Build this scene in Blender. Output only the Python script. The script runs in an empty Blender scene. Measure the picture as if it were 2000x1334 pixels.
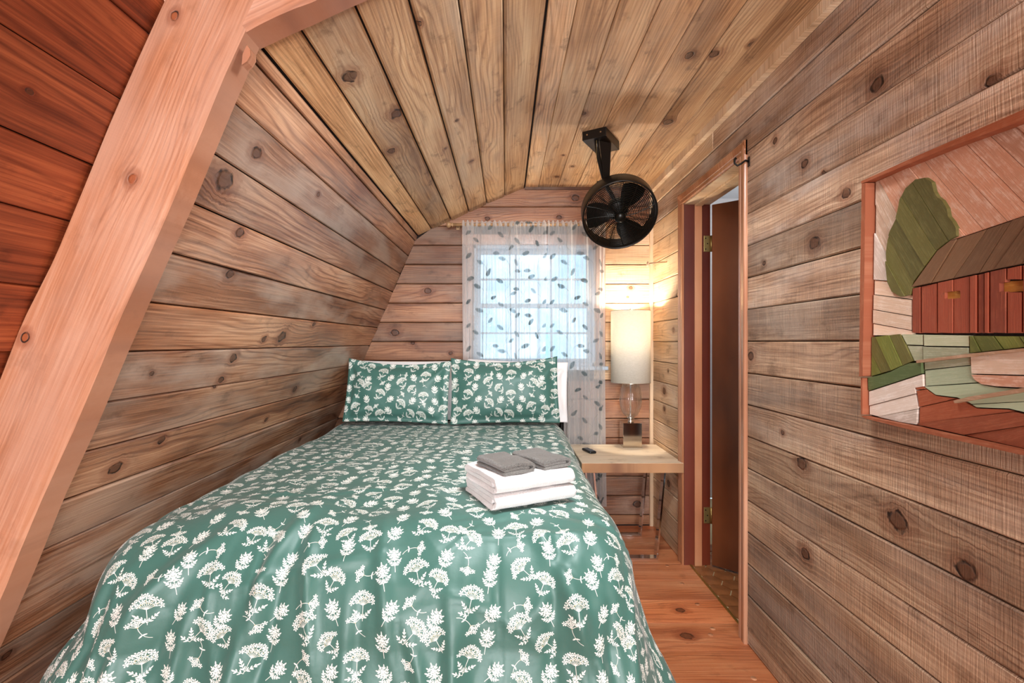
import bpy, bmesh, math, random
import numpy as np
from mathutils import Vector, Matrix

random.seed(7)
rng = np.random.default_rng(11)
SC = bpy.context.scene
COL = SC.collection
PI = math.pi

# ------------------------------------------------------------------ frame of the place
# X right, Y into the room, Z up, floor z = 0.  Camera stands at (0, 0, H).
F, VX, VY, H = 950.0, 988.0, 668.0, 1.25     # focal length in px, view axis in px, eye height
XR = 1.0                                      # right wall surface
YB = 3.32                                     # back wall surface
ZC = 2.305                                    # flat ceiling
KNX, KNZ = -.603, 1.977                       # knee: steep wall meets sloped ceiling
RGX = .129                                    # sloped ceiling meets flat ceiling
SL = .434                                     # steep wall: dX/dZ
YR0, YR1 = 1.105, 1.18                        # rafter front and back faces

cam_d = bpy.data.cameras.new('camera')
cam = bpy.data.objects.new('camera', cam_d); COL.objects.link(cam)
cam.location = (0, 0, H); cam.rotation_euler = (PI / 2, 0, 0)
cam_d.sensor_width = 36; cam_d.lens = 36 * F / 2000
cam_d.shift_x = 12 / 2000; cam_d.shift_y = 1 / 2000
cam_d.clip_start = .02
SC.camera = cam

# ------------------------------------------------------------------ world, lights, exposure
SC.view_settings.view_transform = 'Standard'
SC.view_settings.look = 'None'
SC.view_settings.exposure = 0.15
SC.view_settings.gamma = 1.0
SC.view_settings.use_curve_mapping = False
w = bpy.data.worlds.new('World'); SC.world = w; w.use_nodes = True
wn, wl = w.node_tree.nodes, w.node_tree.links
bg = wn['Background']
wt = wn.new('ShaderNodeTexCoord'); wno = wn.new('ShaderNodeTexNoise')
wno.inputs['Scale'].default_value = 14; wno.inputs['Detail'].default_value = 6
wr = wn.new('ShaderNodeValToRGB')
wr.color_ramp.elements[0].position = .35; wr.color_ramp.elements[0].color = (.30, .56, .74, 1)
wr.color_ramp.elements[1].position = .65; wr.color_ramp.elements[1].color = (.66, .86, 1.0, 1)
wl.new(wt.outputs['Generated'], wno.inputs['Vector']); wl.new(wno.outputs['Fac'], wr.inputs['Fac'])
wl.new(wr.outputs['Color'], bg.inputs['Color'])
bg.inputs['Strength'].default_value = 1.9


def light(name, kind, loc, energy, color, **kw):
    d = bpy.data.lights.new(name, kind); d.energy = energy; d.color = color
    o = bpy.data.objects.new(name, d); COL.objects.link(o); o.location = loc
    rot = kw.pop('rot', None)
    if rot: o.rotation_euler = rot
    for k, v in kw.items(): setattr(d, k, v)
    return o


por = light('window_portal', 'AREA', (.19, 3.50, 1.50), 10, (1, 1, 1), rot=(-PI / 2, 0, 0), shape='RECTANGLE', size=.84, size_y=.84)
por.data.cycles.is_portal = True
light('rear_fill', 'AREA', (-.1, -2.7, 1.9), 72, (.95, .97, 1), rot=(math.radians(78), 0, 0), shape='RECTANGLE', size=1.4, size_y=.7)  # added fill light behind the camera, not a lamp of the room
light('rear_fill_low', 'AREA', (.0, -2.7, .8), 125, (.94, .97, 1), rot=(math.radians(118), 0, 0), shape='RECTANGLE', size=1.6, size_y=1.0)  # added low fill, aimed upward to brighten the ceiling
light('overhead_fill', 'AREA', (.32, 1.16, 2.28), 32, (.92, .97, 1), rot=(math.radians(30), math.radians(16), 0), shape='RECTANGLE', size=.5, size_y=.4, spread=math.radians(130))  # added fill above the bed, out of view, no fixture there
light('lamp_bulb', 'POINT', (.81, 3.17, 1.385), 21, (1, .84, .66), shadow_soft_size=.03)
light('bathroom_light', 'POINT', (1.9, 3.0, 2.1), 12, (1, .95, .92), shadow_soft_size=.08)


# ------------------------------------------------------------------ materials
def newmat(name):
    m = bpy.data.materials.new(name); m.use_nodes = True
    nt = m.node_tree
    return m, nt, nt.nodes['Principled BSDF']


class NT:
    """short hand for building node graphs"""
    def __init__(s, nt): s.nt = nt

    def node(s, t, **kw):
        n = s.nt.nodes.new(t)
        for k, v in kw.items(): setattr(n, k, v)
        return n

    def link(s, a, b): s.nt.links.new(a, b)

    def put(s, sock, v):
        if isinstance(v, bpy.types.NodeSocket): s.link(v, sock)
        else: sock.default_value = v

    def math(s, op, a, b=0.0, c=None, clamp=False):
        n = s.node('ShaderNodeMath', operation=op, use_clamp=clamp)
        s.put(n.inputs[0], a); s.put(n.inputs[1], b)
        if c is not None: s.put(n.inputs[2], c)
        return n.outputs[0]

    def comb(s, x, y, z):
        n = s.node('ShaderNodeCombineXYZ')
        for i, v in enumerate((x, y, z)): s.put(n.inputs[i], v)
        return n.outputs[0]

    def sep(s, v):
        n = s.node('ShaderNodeSeparateXYZ'); s.link(v, n.inputs[0]); return n.outputs

    def noise(s, vec, scale=1, detail=3, rough=.5, dist=0.0):
        n = s.node('ShaderNodeTexNoise')
        if vec is not None: s.link(vec, n.inputs['Vector'])
        n.inputs['Scale'].default_value = scale; n.inputs['Detail'].default_value = detail
        n.inputs['Roughness'].default_value = rough; n.inputs['Distortion'].default_value = dist
        return n.outputs['Fac']

    def mix(s, f, a, b, mode='MIX'):
        n = s.node('ShaderNodeMix', data_type='RGBA', blend_type=mode)
        s.put(n.inputs[0], f); s.put(n.inputs[6], a); s.put(n.inputs[7], b)
        return n.outputs[2]

    def ramp(s, f, stops, interp='LINEAR'):
        n = s.node('ShaderNodeValToRGB'); s.put(n.inputs[0], f)
        cr = n.color_ramp; cr.interpolation = interp
        while len(cr.elements) < len(stops): cr.elements.new(.5)
        for e, (p, c) in zip(cr.elements, stops):
            e.position = p; e.color = (*c, 1) if len(c) == 3 else c
        return n.outputs[0]

    def smooth(s, v, lo, hi, a=0., b=1.):
        n = s.node('ShaderNodeMapRange', interpolation_type='SMOOTHSTEP')
        s.put(n.inputs[0], v); n.inputs[1].default_value = lo; n.inputs[2].default_value = hi
        n.inputs[3].default_value = a; n.inputs[4].default_value = b
        return n.outputs[0]

    def bump(s, h, strength, dist, normal=None):
        n = s.node('ShaderNodeBump'); n.inputs['Strength'].default_value = strength
        n.inputs['Distance'].default_value = dist; s.link(h, n.inputs['Height'])
        if normal is not None: s.link(normal, n.inputs['Normal'])
        return n.outputs[0]


def c(h):
    """sRGB hex to linear"""
    v = [int(h[i:i + 2], 16) / 255 for i in (0, 2, 4)]
    return tuple(x / 12.92 if x <= .04045 else ((x + .055) / 1.055) ** 2.4 for x in v)


def wood(name, dark, mid, lite, grey=.35, greyc='A9A5A2', saw=.5, rough=.5, spec=.4, vary=.35, ring=.5, bumpk=1.0, ringf=34., knotc='4A2A18', blotch=.5):
    m, nt, bs = newmat(name); g = NT(nt)
    tc = g.node('ShaderNodeTexCoord').outputs['Object']
    oi = g.node('ShaderNodeObjectInfo').outputs['Random']
    r2 = g.math('FRACT', g.math('MULTIPLY', oi, 17.31)); r3 = g.math('FRACT', g.math('MULTIPLY', oi, 91.7))
    x, y, z = g.sep(tc)
    wob = g.noise(tc, 48, 3)
    psi = y; kmask = None; kring = None; halo = None
    for i in (1, 2, 3):
        at = g.node('ShaderNodeAttribute', attribute_type='OBJECT', attribute_name='k%d' % i).outputs['Vector']
        kx, ky, kr = g.sep(at)
        dx = g.math('MULTIPLY', g.math('SUBTRACT', x, kx), .78); dy = g.math('SUBTRACT', y, ky)
        d2 = g.math('ADD', g.math('MULTIPLY', dx, dx), g.math('MULTIPLY', dy, dy))
        rr = g.math('MAXIMUM', g.math('MULTIPLY', kr, kr), 1e-7)
        q = g.math('DIVIDE', d2, rr)                       # (d/r)^2
        q = g.math('MULTIPLY', q, g.math('ADD', .25, g.math('MULTIPLY', wob, 1.5)))
        psi = g.math('SUBTRACT', psi, g.math('DIVIDE', dy, g.math('ADD', g.math('MULTIPLY', q, .55), .35)))
        k = g.smooth(q, .75, 1.3, 1, 0); h_ = g.smooth(q, .8, 9., 1, 0)
        rg = g.math('MULTIPLY', g.smooth(q, .45, .95, 0, 1), g.smooth(q, 1., 1.7, 1, 0))
        kmask = k if kmask is None else g.math('MAXIMUM', kmask, k)
        halo = h_ if halo is None else g.math('MAXIMUM', halo, h_)
        kring = rg if kring is None else g.math('MAXIMUM', kring, rg)
    ox = g.math('MULTIPLY', oi, 43.); oy = g.math('MULTIPLY', r2, 29.)
    X = g.math('ADD', x, ox); P = g.math('ADD', psi, oy); Yo = g.math('ADD', y, oy)
    big = g.noise(g.comb(g.math('MULTIPLY', X, 1.3), g.math('MULTIPLY', P, 7.), z), 1, 3)
    fine = g.noise(g.comb(g.math('MULTIPLY', X, 3.), g.math('MULTIPLY', P, 170.), z), 1, 4, .6)
    warp = g.noise(g.comb(g.math('MULTIPLY', X, 1.1), g.math('MULTIPLY', P, 5.), 0.), 1, 2)
    lines = g.math('SINE', g.math('MULTIPLY', g.math('ADD', g.math('MULTIPLY', P, 1.), g.math('MULTIPLY', warp, .22)), ringf * 1.7 * 2 * PI))
    lines = g.math('POWER', g.math('ADD', g.math('MULTIPLY', lines, .5), .5), 3.0)       # thin dark latewood lines
    lmask = g.smooth(g.noise(g.comb(g.math('MULTIPLY', X, .8), g.math('MULTIPLY', Yo, 9.), 3.), 1, 2), .38, .62)
    patch = g.noise(g.comb(g.math('MULTIPLY', X, 2.4), g.math('MULTIPLY', Yo, 7.), 1.), 1, 5, .55)
    sawn = g.noise(g.comb(g.math('MULTIPLY', X, 240.), g.math('MULTIPLY', Yo, 7.), 0.), 1, 3, .6)
    sawb = g.noise(g.comb(g.math('MULTIPLY', X, 30.), g.math('MULTIPLY', Yo, 1.5), 4.), 1, 2, .5)
    f = g.math('ADD', g.math('MULTIPLY', big, .55), g.math('MULTIPLY', fine, .45))
    col = g.ramp(f, [(.36, c(dark)), (.50, c(mid)), (.64, c(lite))])
    col = g.mix(g.math('MULTIPLY', g.math('MULTIPLY', lines, lmask), ring * .75), col, g.mix(1., col, (*c('8A5A40'), 1), 'MULTIPLY'))
    gm = g.math('MULTIPLY', g.smooth(patch, .38, .66), grey)
    gm = g.math('MULTIPLY', gm, g.math('ADD', .25, g.math('MULTIPLY', r3, .8)))
    col = g.mix(gm, col, (*c(greyc), 1))
    wob3 = g.smooth(g.noise(tc, 45, 3), .35, .65)
    # stains
    st = g.math('MULTIPLY', g.smooth(g.noise(g.comb(g.math('MULTIPLY', X, 7.), g.math('MULTIPLY', Yo, 11.), 9.), 1, 5, .65), .55, .72), blotch)
    col = g.mix(st, col, g.mix(1., col, (*c('8C7B70'), 1), 'MULTIPLY'))
    sw = g.math('ADD', 1 - .35 * saw, g.math('MULTIPLY', g.math('ADD', g.math('MULTIPLY', sawn, .6), g.math('MULTIPLY', sawb, .4)), .7 * saw))
    col = g.mix(1., col, g.comb(sw, sw, sw), 'MULTIPLY')
    v = g.math('ADD', 1 - vary * .55, g.math('MULTIPLY', r2, vary))
    col = g.mix(1., col, g.comb(v, g.math('MULTIPLY', v, g.math('ADD', .96, g.math('MULTIPLY', r3, .06))), g.math('MULTIPLY', v, g.math('ADD', .90, g.math('MULTIPLY', r3, .16)))), 'MULTIPLY')
    col = g.mix(g.math('MULTIPLY', halo, .5), col, g.mix(1., col, (*c('A86E48'), 1), 'MULTIPLY'))
    col = g.mix(g.math('MULTIPLY', kmask, g.math('ADD', .25, g.math('MULTIPLY', fine, .9))), col, (*c(knotc), 1))
    col = g.mix(g.math('MULTIPLY', kring, g.math('MULTIPLY', wob3, 1.1)), col, (*c('20120B'), 1))
    g.link(col, bs.inputs['Base Color'])
    rf = g.math('ADD', rough - .12, g.math('MULTIPLY', patch, .25))
    g.link(rf, bs.inputs['Roughness']); bs.inputs['Specular IOR Level'].default_value = spec
    h = g.math('ADD', g.math('MULTIPLY', fine, .5 + .2 * ring), g.math('MULTIPLY', sawn, saw))
    h = g.math('ADD', h, g.math('MULTIPLY', kring, -1.0))
    h = g.math('SUBTRACT', h, g.math('MULTIPLY', g.math('MULTIPLY', lines, lmask), .5 * ring))
    g.link(g.bump(h, .55 * bumpk, .0025), bs.inputs['Normal'])
    return m


def plain(name, color, rough=.5, metal=0., spec=.5, noise=0., nscale=40., bump=0., **kw):
    m, nt, bs = newmat(name); g = NT(nt)
    col = (*c(color), 1)
    tc = g.node('ShaderNodeTexCoord').outputs['Object']
    n = g.noise(tc, nscale, 4, .6)
    lo = tuple(v * (1 - noise) for v in c(color)); hi = tuple(min(1, v * (1 + noise)) for v in c(color))
    g.link(g.ramp(n, [(.3, lo), (.7, hi)]), bs.inputs['Base Color'])
    bs.inputs['Roughness'].default_value = rough; bs.inputs['Metallic'].default_value = metal
    bs.inputs['Specular IOR Level'].default_value = spec
    if bump: g.link(g.bump(n, bump, .002), bs.inputs['Normal'])
    for k, v in kw.items(): bs.inputs[k].default_value = v
    return m


def painted(name, color, wear='C9B8A4', amt=.35):
    """old painted board ends: paint with worn grain"""
    m, nt, bs = newmat(name); g = NT(nt)
    tc = g.node('ShaderNodeTexCoord').outputs['Object']
    oi = g.node('ShaderNodeObjectInfo').outputs['Random']
    x, y, z = g.sep(tc)
    X = g.math('ADD', x, g.math('MULTIPLY', oi, 31.))
    fine = g.noise(g.comb(g.math('MULTIPLY', X, 12.), g.math('MULTIPLY', y, 260.), 0.), 1, 5, .7)
    patch = g.noise(g.comb(g.math('MULTIPLY', X, 30.), g.math('MULTIPLY', y, 50.), 0.), 1, 5, .7)
    v = g.math('ADD', .72, g.math('MULTIPLY', g.math('FRACT', g.math('MULTIPLY', oi, 7.7)), .5))
    col = g.mix(1., (*c(color), 1), g.comb(v, v, v), 'MULTIPLY')
    col = g.mix(g.math('MULTIPLY', g.smooth(g.math('ADD', g.math('MULTIPLY', fine, .5), g.math('MULTIPLY', patch, .5)), .47, .62), amt), col, (*c(wear), 1))
    dk = g.math('MULTIPLY', g.smooth(patch, .62, .75), .5)
    col = g.mix(dk, col, (*c('3A2418'), 1))
    g.link(col, bs.inputs['Base Color']); bs.inputs['Roughness'].default_value = .6
    g.link(g.bump(fine, .5, .002), bs.inputs['Normal'])
    return m


M = {}
M['wall_right'] = wood('weathered_sawn_boards', '6E5240', 'A6856A', 'D2B698', grey=.7, greyc='C4B6A8', saw=1.25, rough=.55, spec=.35, vary=.60, ring=.55, bumpk=1.5)
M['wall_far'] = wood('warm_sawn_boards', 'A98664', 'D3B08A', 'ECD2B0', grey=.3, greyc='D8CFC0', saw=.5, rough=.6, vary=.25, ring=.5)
M['wall_steep'] = wood('brown_knotty_boards', '683F28', '9E6C4C', 'D2A684', grey=.62, greyc='C6B09C', saw=.15, rough=.36, spec=.55, vary=.45, ring=.85, bumpk=.9, ringf=24.)
M['ceiling'] = wood('tan_ceiling_boards', '8E6640', 'CCA276', 'EED0A4', grey=.4, greyc='C0B4A0', saw=.35, rough=.5, vary=.5, ring=.6, bumpk=.9, blotch=.7)
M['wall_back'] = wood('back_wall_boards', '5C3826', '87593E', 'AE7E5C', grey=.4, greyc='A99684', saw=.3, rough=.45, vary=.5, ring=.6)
M['red'] = wood('dark_red_deck_boards', '5A2816', '8E4426', 'B4623A', grey=.12, greyc='7A3A20', saw=.1, rough=.45, spec=.4, vary=.40, ring=.8, ringf=20., bumpk=.8)
M['beam'] = wood('pink_fir_beam', '9A6244', 'B47A5A', 'C8967A', grey=.7, greyc='CBB0A2', saw=.15, rough=.5, vary=.05, ring=.35, ringf=46., bumpk=.7, knotc='93481F', blotch=.25)
M['floor'] = wood('orange_floor_boards', '9A4E2A', 'C8794C', 'DE9C6E', grey=.15, greyc='D8A888', saw=.25, rough=.34, spec=.5, vary=.42, ring=.45, ringf=30.)
M['casing'] = wood('casing_wood', '8A5636', 'AA7250', 'C89878', grey=.1, saw=0., rough=.22, spec=.7, vary=.1, ring=.3)
M['jamb'] = wood('red_stained_jamb', '4C180C', '622614', '7A3620', grey=.05, saw=0., rough=.35, spec=.5, vary=.1, ring=.3)
M['stop'] = wood('door_stop_wood', '8A4E30', 'B87850', 'D09A70', grey=.05, saw=0., rough=.45, vary=.1, ring=.6)
M['door'] = wood('brown_veneer', '4E2814', '6E3C20', '8A5230', grey=.05, saw=0., rough=.35, spec=.5, vary=.05, ring=.5, ringf=16.)
M['pale_trim'] = wood('pale_trim', 'C8A47C', 'EACBA4', 'F8E4C4', grey=.2, saw=.2, rough=.5, vary=.1, ring=.3)
M['sawn_trim'] = M['wall_right']
M['tabletop'] = wood('ash_tabletop', 'BCA688', 'DAC6A8', 'ECDEC6', grey=.2, greyc='E2D8C8', saw=0., rough=.42, vary=.02, ring=.3, ringf=50., bumpk=.5)
M['gap'] = plain('dark_gap', '20120B', .9)
M['chrome'] = plain('chrome', 'D8D8D8', .08, 1.0)
M['nickel'] = plain('polished_nickel', 'C9BFB2', .10, 1.0)
M['black'] = plain('black_painted_metal', '17140F', .32, .6)
M['bronze'] = plain('dark_bronze', '1D1712', .38, .5)
M['brass'] = plain('dull_brass', 'A8905A', .4, .9)
M['iron'] = plain('black_iron', '1A1816', .45, .7)
M['white'] = plain('white_paint', 'D9D9DC', .55)
M['sash'] = plain('shaded_vinyl', 'AEBAC6', .5)  # white vinyl greyed: shade against the bright window put into the colour
M['plastic'] = plain('black_plastic', '15171A', .3)
M['button'] = plain('grey_rubber', '55595F', .5)
M['rodwood'] = plain('rod_wood', 'B08C66', .35, noise=.2)
M['grout'] = plain('grout', 'C2AC84', .8)
M['tile'] = plain('tan_tile', '8E5A34', .35, noise=.35, nscale=12)
M['brassrail'] = plain('threshold_brass', 'A88A4A', .35, .8)
M['mattress'] = plain('white_ticking', 'D8D6D0', .8, noise=.05)
M['linen'] = plain('white_pillowcase', 'ECE9E8', .75, noise=.03, nscale=300, bump=.1)


def terry(name, color, k=1.):
    m, nt, bs = newmat(name); g = NT(nt)
    tc = g.node('ShaderNodeTexCoord').outputs['Object']
    v = g.node('ShaderNodeTexVoronoi'); g.link(tc, v.inputs['Vector']); v.inputs['Scale'].default_value = 420
    n = g.noise(tc, 260, 3, .7)
    h = g.math('ADD', n, g.math('MULTIPLY', v.outputs['Distance'], -.6))
    cc = c(color)
    g.link(g.ramp(h, [(.05, tuple(a * (1 - .45 * k) for a in cc)), (.5, tuple(min(1, a * (1 + .12 * k)) for a in cc))]), bs.inputs['Base Color'])
    bs.inputs['Roughness'].default_value = .95; bs.inputs['Specular IOR Level'].default_value = .1
    bs.inputs['Sheen Weight'].default_value = .4
    g.link(g.bump(h, .9, .003), bs.inputs['Normal'])
    return m


M['terry_white'] = terry('white_terry', 'F4F1F0', .3)
M['terry_grey'] = terry('grey_terry', '77746E', 1.)


def linenshade():
    m, nt, bs = newmat('linen_shade'); g = NT(nt); nt.nodes.remove(bs)
    out = nt.nodes['Material Output']
    uv = g.node('ShaderNodeTexCoord').outputs['Object']
    n1 = g.noise(uv, 500, 2); x, y, z = g.sep(uv)
    wv = g.noise(g.comb(g.math('MULTIPLY', x, 60.), g.math('MULTIPLY', y, 60.), g.math('MULTIPLY', z, 900.)), 1, 2)
    col = g.ramp(g.math('ADD', g.math('MULTIPLY', n1, .5), g.math('MULTIPLY', wv, .5)), [(.3, c('D6D0C0')), (.7, c('F6F2E6'))])
    d = g.node('ShaderNodeBsdfDiffuse'); t = g.node('ShaderNodeBsdfTranslucent')
    g.link(col, d.inputs['Color']); g.link(col, t.inputs['Color'])
    mx = g.node('ShaderNodeMixShader'); mx.inputs[0].default_value = .22
    g.link(d.outputs[0], mx.inputs[1]); g.link(t.outputs[0], mx.inputs[2]); g.link(mx.outputs[0], out.inputs[0])
    return m


M['shade'] = linenshade()


def glassmat(name, color=(1, 1, 1, 1), rough=0., thin=.35):
    m, nt, bs = newmat(name); g = NT(nt); nt.nodes.remove(bs)
    out = nt.nodes['Material Output']
    gl = g.node('ShaderNodeBsdfGlass'); gl.inputs['IOR'].default_value = 1.45; gl.inputs['Roughness'].default_value = rough
    gl.inputs['Color'].default_value = color
    tr = g.node('ShaderNodeBsdfTransparent'); tr.inputs['Color'].default_value = color
    mx = g.node('ShaderNodeMixShader'); mx.inputs[0].default_value = thin
    g.link(gl.outputs[0], mx.inputs[1]); g.link(tr.outputs[0], mx.inputs[2]); g.link(mx.outputs[0], out.inputs[0])
    return m


M['lampglass'] = glassmat('clear_ribbed_glass', (.98, .99, 1, 1), .06, .38)


def panemat():
    m, nt, bs = newmat('window_glass'); g = NT(nt); nt.nodes.remove(bs)
    out = nt.nodes['Material Output']
    gl = g.node('ShaderNodeBsdfGlossy'); gl.inputs['Roughness'].default_value = .02
    tr = g.node('ShaderNodeBsdfTransparent'); tr.inputs['Color'].default_value = (.95, .98, 1, 1)
    fr = g.node('ShaderNodeFresnel'); fr.inputs['IOR'].default_value = 1.25
    mx = g.node('ShaderNodeMixShader'); g.link(fr.outputs[0], mx.inputs[0])
    g.link(tr.outputs[0], mx.inputs[1]); g.link(gl.outputs[0], mx.inputs[2]); g.link(mx.outputs[0], out.inputs[0])
    return m


M['pane'] = panemat()


# ---- prints drawn here stroke by stroke (tileable), used as the dye pattern on the cloths
class Sheet:
    def __init__(s, n, size): s.n, s.k = n, n / size; s.a = np.zeros((2, n, n), np.float32)

    def stroke(s, x0, y0, x1, y1, r0, r1=None, ch=0, val=1.):
        """capsule in metres"""
        r1 = r0 if r1 is None else r1
        k = s.k; x0 *= k; y0 *= k; x1 *= k; y1 *= k; r0 *= k; r1 *= k
        R = max(r0, r1) + 1.5
        ix = np.arange(math.floor(min(x0, x1) - R), math.ceil(max(x0, x1) + R) + 1)
        iy = np.arange(math.floor(min(y0, y1) - R), math.ceil(max(y0, y1) + R) + 1)
        gx, gy = np.meshgrid(ix + .5, iy + .5)
        dx, dy = x1 - x0, y1 - y0; L = dx * dx + dy * dy
        t = np.clip(((gx - x0) * dx + (gy - y0) * dy) / L, 0, 1) if L > 1e-9 else np.zeros_like(gx)
        d = np.hypot(gx - x0 - t * dx, gy - y0 - t * dy) - (r0 + (r1 - r0) * t)
        a = np.clip(.5 - d, 0, 1) * val
        sl = np.ix_(iy % s.n, ix % s.n)
        s.a[ch][sl] = np.maximum(s.a[ch][sl], a)

    def leaf(s, x, y, ang, L, Wd, ch=0, val=1.):
        """pointed leaf: several short capsules of changing radius"""
        n = 8; px, py = x, y; pr = Wd * .05
        for i in range(1, n + 1):
            t = i / n; r = Wd * .5 * 1.9 * (t ** .6) * (1 - t) ** .75 + .00015
            qx, qy = x + L * t * math.cos(ang), y + L * t * math.sin(ang)
            s.stroke(px, py, qx, qy, pr, r, ch, val); px, py, pr = qx, qy, r

    def image(s, name):
        im = bpy.data.images.new(name, s.n, s.n, alpha=False, float_buffer=False)
        im.colorspace_settings.name = 'Non-Color'
        p = np.ones((s.n, s.n, 4), np.float32); p[..., 0] = s.a[0]; p[..., 1] = s.a[1]; p[..., 2] = 0
        im.pixels.foreach_set(p.ravel()); im.update(); im.pack()
        return im


def sprig_print():
    S = .52; sh = Sheet(1792, S); rr = random.Random(5)

    def flower(x, y, r):
        o_ = rr.random() * 6
        for k in range(5):
            a = k * 2 * PI / 5 + o_
            sh.stroke(x + .42 * r * math.cos(a), y + .42 * r * math.sin(a), x + r * math.cos(a), y + r * math.sin(a), r * .18, r * .34)

    def spray(x, y, a, L, s, n=3):
        """little branch with pointed leaves on both sides"""
        ex, ey = x + L * math.cos(a), y + L * math.sin(a)
        sh.stroke(x, y, ex, ey, .00045)
        for j in range(n):
            q = (j + .6) / n; cx, cy = x + L * q * math.cos(a), y + L * q * math.sin(a)
            for sd in (-1, 1): sh.leaf(cx, cy, a + sd * .75, .0078 * s * (1 - .15 * j), .0034 * s)
        sh.leaf(ex, ey, a, .0085 * s, .0036 * s)

    def umbel(x, y, a, s):
        ux, uy = math.cos(a), math.sin(a)
        bx, by = x - ux * .030 * s, y - uy * .030 * s
        sh.stroke(bx, by, x, y, .0005, .0006)
        for k in range(9):
            b = a + (k - 4) * .33; L = (.0245 + .002 * rr.uniform(-1, 1)) * s
            cx, cy = x + L * .5 * math.cos(b * .85 + a * .15), y + L * .5 * math.sin(b * .85 + a * .15)
            tx, ty = x + L * math.cos(b), y + L * math.sin(b)
            sh.stroke(x, y, cx, cy, .0004); sh.stroke(cx, cy, tx, ty, .0004)
            flower(tx, ty, .0041 * s)
            if k % 2:
                tx, ty = x + L * .60 * math.cos(b), y + L * .60 * math.sin(b); flower(tx, ty, .0034 * s)
                sh.stroke(tx + .004, ty + .002, tx + .004, ty + .002, .0010, ch=1)
            sh.stroke(cx, cy, cx, cy, .0009, ch=1)
        for sd in (-1, 1):
            spray(bx + ux * .004 * s, by + uy * .004 * s, a + sd * .80, .020 * s, s * .9)
        if rr.random() < .6: spray(bx, by, a + 1.5 * (1 if rr.random() < .5 else -1), .015 * s, s * .85, 2)

    def fern(x, y, a, s):
        ux, uy = math.cos(a), math.sin(a)
        bx, by = x - ux * .030 * s, y - uy * .030 * s
        sh.stroke(bx, by, x, y, .0006); 
        spray(x, y, a, .022 * s, s, 4)
        for j, (q, L) in enumerate(((-.016, .017), (-.004, .019), (.007, .013))):
            cx, cy = x + ux * q * s, y + uy * q * s
            for sd in (-1, 1): spray(cx, cy, a + sd * (.80 - .1 * j), L * s, s * .95, 3 if j < 2 else 2)

    def small(x, y, a, s):
        px, py = x, y
        for j in range(6):
            b = a + PI + j * .2; qx, qy = px + .0062 * s * math.cos(b), py + .0062 * s * math.sin(b)
            sh.stroke(px, py, qx, qy, .0005)
            if j == 3: sh.leaf(px, py, b + .9, .008 * s, .0034 * s); sh.leaf(px, py, b - 1.6, .008 * s, .0034 * s)
            px, py = qx, qy
        for k in range(5):
            b = a + (k - 2) * .5; L = (.0125 if k % 2 else .016) * s
            tx, ty = x + L * math.cos(b), y + L * math.sin(b)
            sh.stroke(x, y, tx, ty, .0005); flower(tx, ty, .0036 * s)
        flower(x + .007 * s * math.cos(a), y + .007 * s * math.sin(a), .003 * s)
        sh.stroke(x, y, x, y, .0013, ch=1)
    n = 8; st = S / n
    for i in range(n):
        for j in range(n):
            kind = (i + 2 * j) % 4
            x = (i + .5 + .22 * rr.uniform(-1, 1)) * st; y = (j + .5 + (.5 if i % 2 else 0) + .22 * rr.uniform(-1, 1)) * st
            a = rr.uniform(.6, 2.5)
            if kind == 0: umbel(x, y, a, 1.12)
            elif kind == 1: fern(x, y, a, 1.05)
            elif kind == 2: small(x, y, rr.uniform(0, 6.28), 1.1)
            else: (umbel if (j % 2) else fern)(x, y, a, .98)
    return sh.image('sprig_print'), S


def leaf_print():
    S = .62; sh = Sheet(1280, S); rr = random.Random(3)
    for i in range(4):
        x = (i + .5) * S / 4; y = -.0
        for k in range(40):
            a = PI / 2 + .50 * math.sin(k * 2 * PI / 20 + i * 1.7) + .45 * math.sin(k * 2 * PI / 8 + i * 2.3)
            nx, ny = x + .016 * math.cos(a), y + S / 40
            sh.stroke(x, y, nx, ny, .0010, ch=0, val=.5)
            if k % 5 == (i * 2) % 5:
                sd = 1 if (k // 5) % 2 else -1
                b = PI / 2 - sd * .35; L = rr.uniform(.044, .058); px, py = x, y
                for j in range(5):
                    b -= sd * rr.uniform(.05, .25); qx, qy = px + .010 * math.cos(b), py + .010 * math.sin(b)
                    sh.stroke(px, py, qx, qy, .0009, ch=0, val=.5); px, py = qx, qy
                b += rr.uniform(-.5, .5)
                sh.leaf(px, py, b, L, L * .66, val=rr.uniform(.62, .85))
                sh.stroke(px, py, px + L * .9 * math.cos(b), py + L * .9 * math.sin(b), .0007, ch=0, val=1.)
            x, y = nx, ny
    return sh.image('leaf_print'), S


SPRIG, SPRIG_S = sprig_print()
LEAF, LEAF_S = leaf_print()


def teximg(g, im, size):
    uv = g.node('ShaderNodeUVMap').outputs[0]
    mp = g.node('ShaderNodeMapping'); mp.inputs['Scale'].default_value = (1 / size, 1 / size, 1)
    g.link(uv, mp.inputs[0])
    t = g.node('ShaderNodeTexImage', image=im, interpolation='Cubic'); g.link(mp.outputs[0], t.inputs[0])
    return g.sep(t.outputs['Color'])


def satin():
    m, nt, bs = newmat('green_floral_sateen'); g = NT(nt)
    r, gg, b = teximg(g, SPRIG, SPRIG_S)
    col = g.mix(r, (*c('3E6A60'), 1), (*c('F0F0E8'), 1))
    col = g.mix(g.math('MULTIPLY', gg, .8), col, (*c('A89A4A'), 1))
    g.link(col, bs.inputs['Base Color'])
    g.link(g.math('ADD', .46, g.math('MULTIPLY', r, .25)), bs.inputs['Roughness'])
    bs.inputs['Specular IOR Level'].default_value = .55
    bs.inputs['Sheen Weight'].default_value = .12
    uv = g.node('ShaderNodeUVMap').outputs[0]
    g.link(g.bump(g.noise(uv, 18, 4, .55), .18, .01), bs.inputs['Normal'])
    return m


M['duvet'] = satin()


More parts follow.
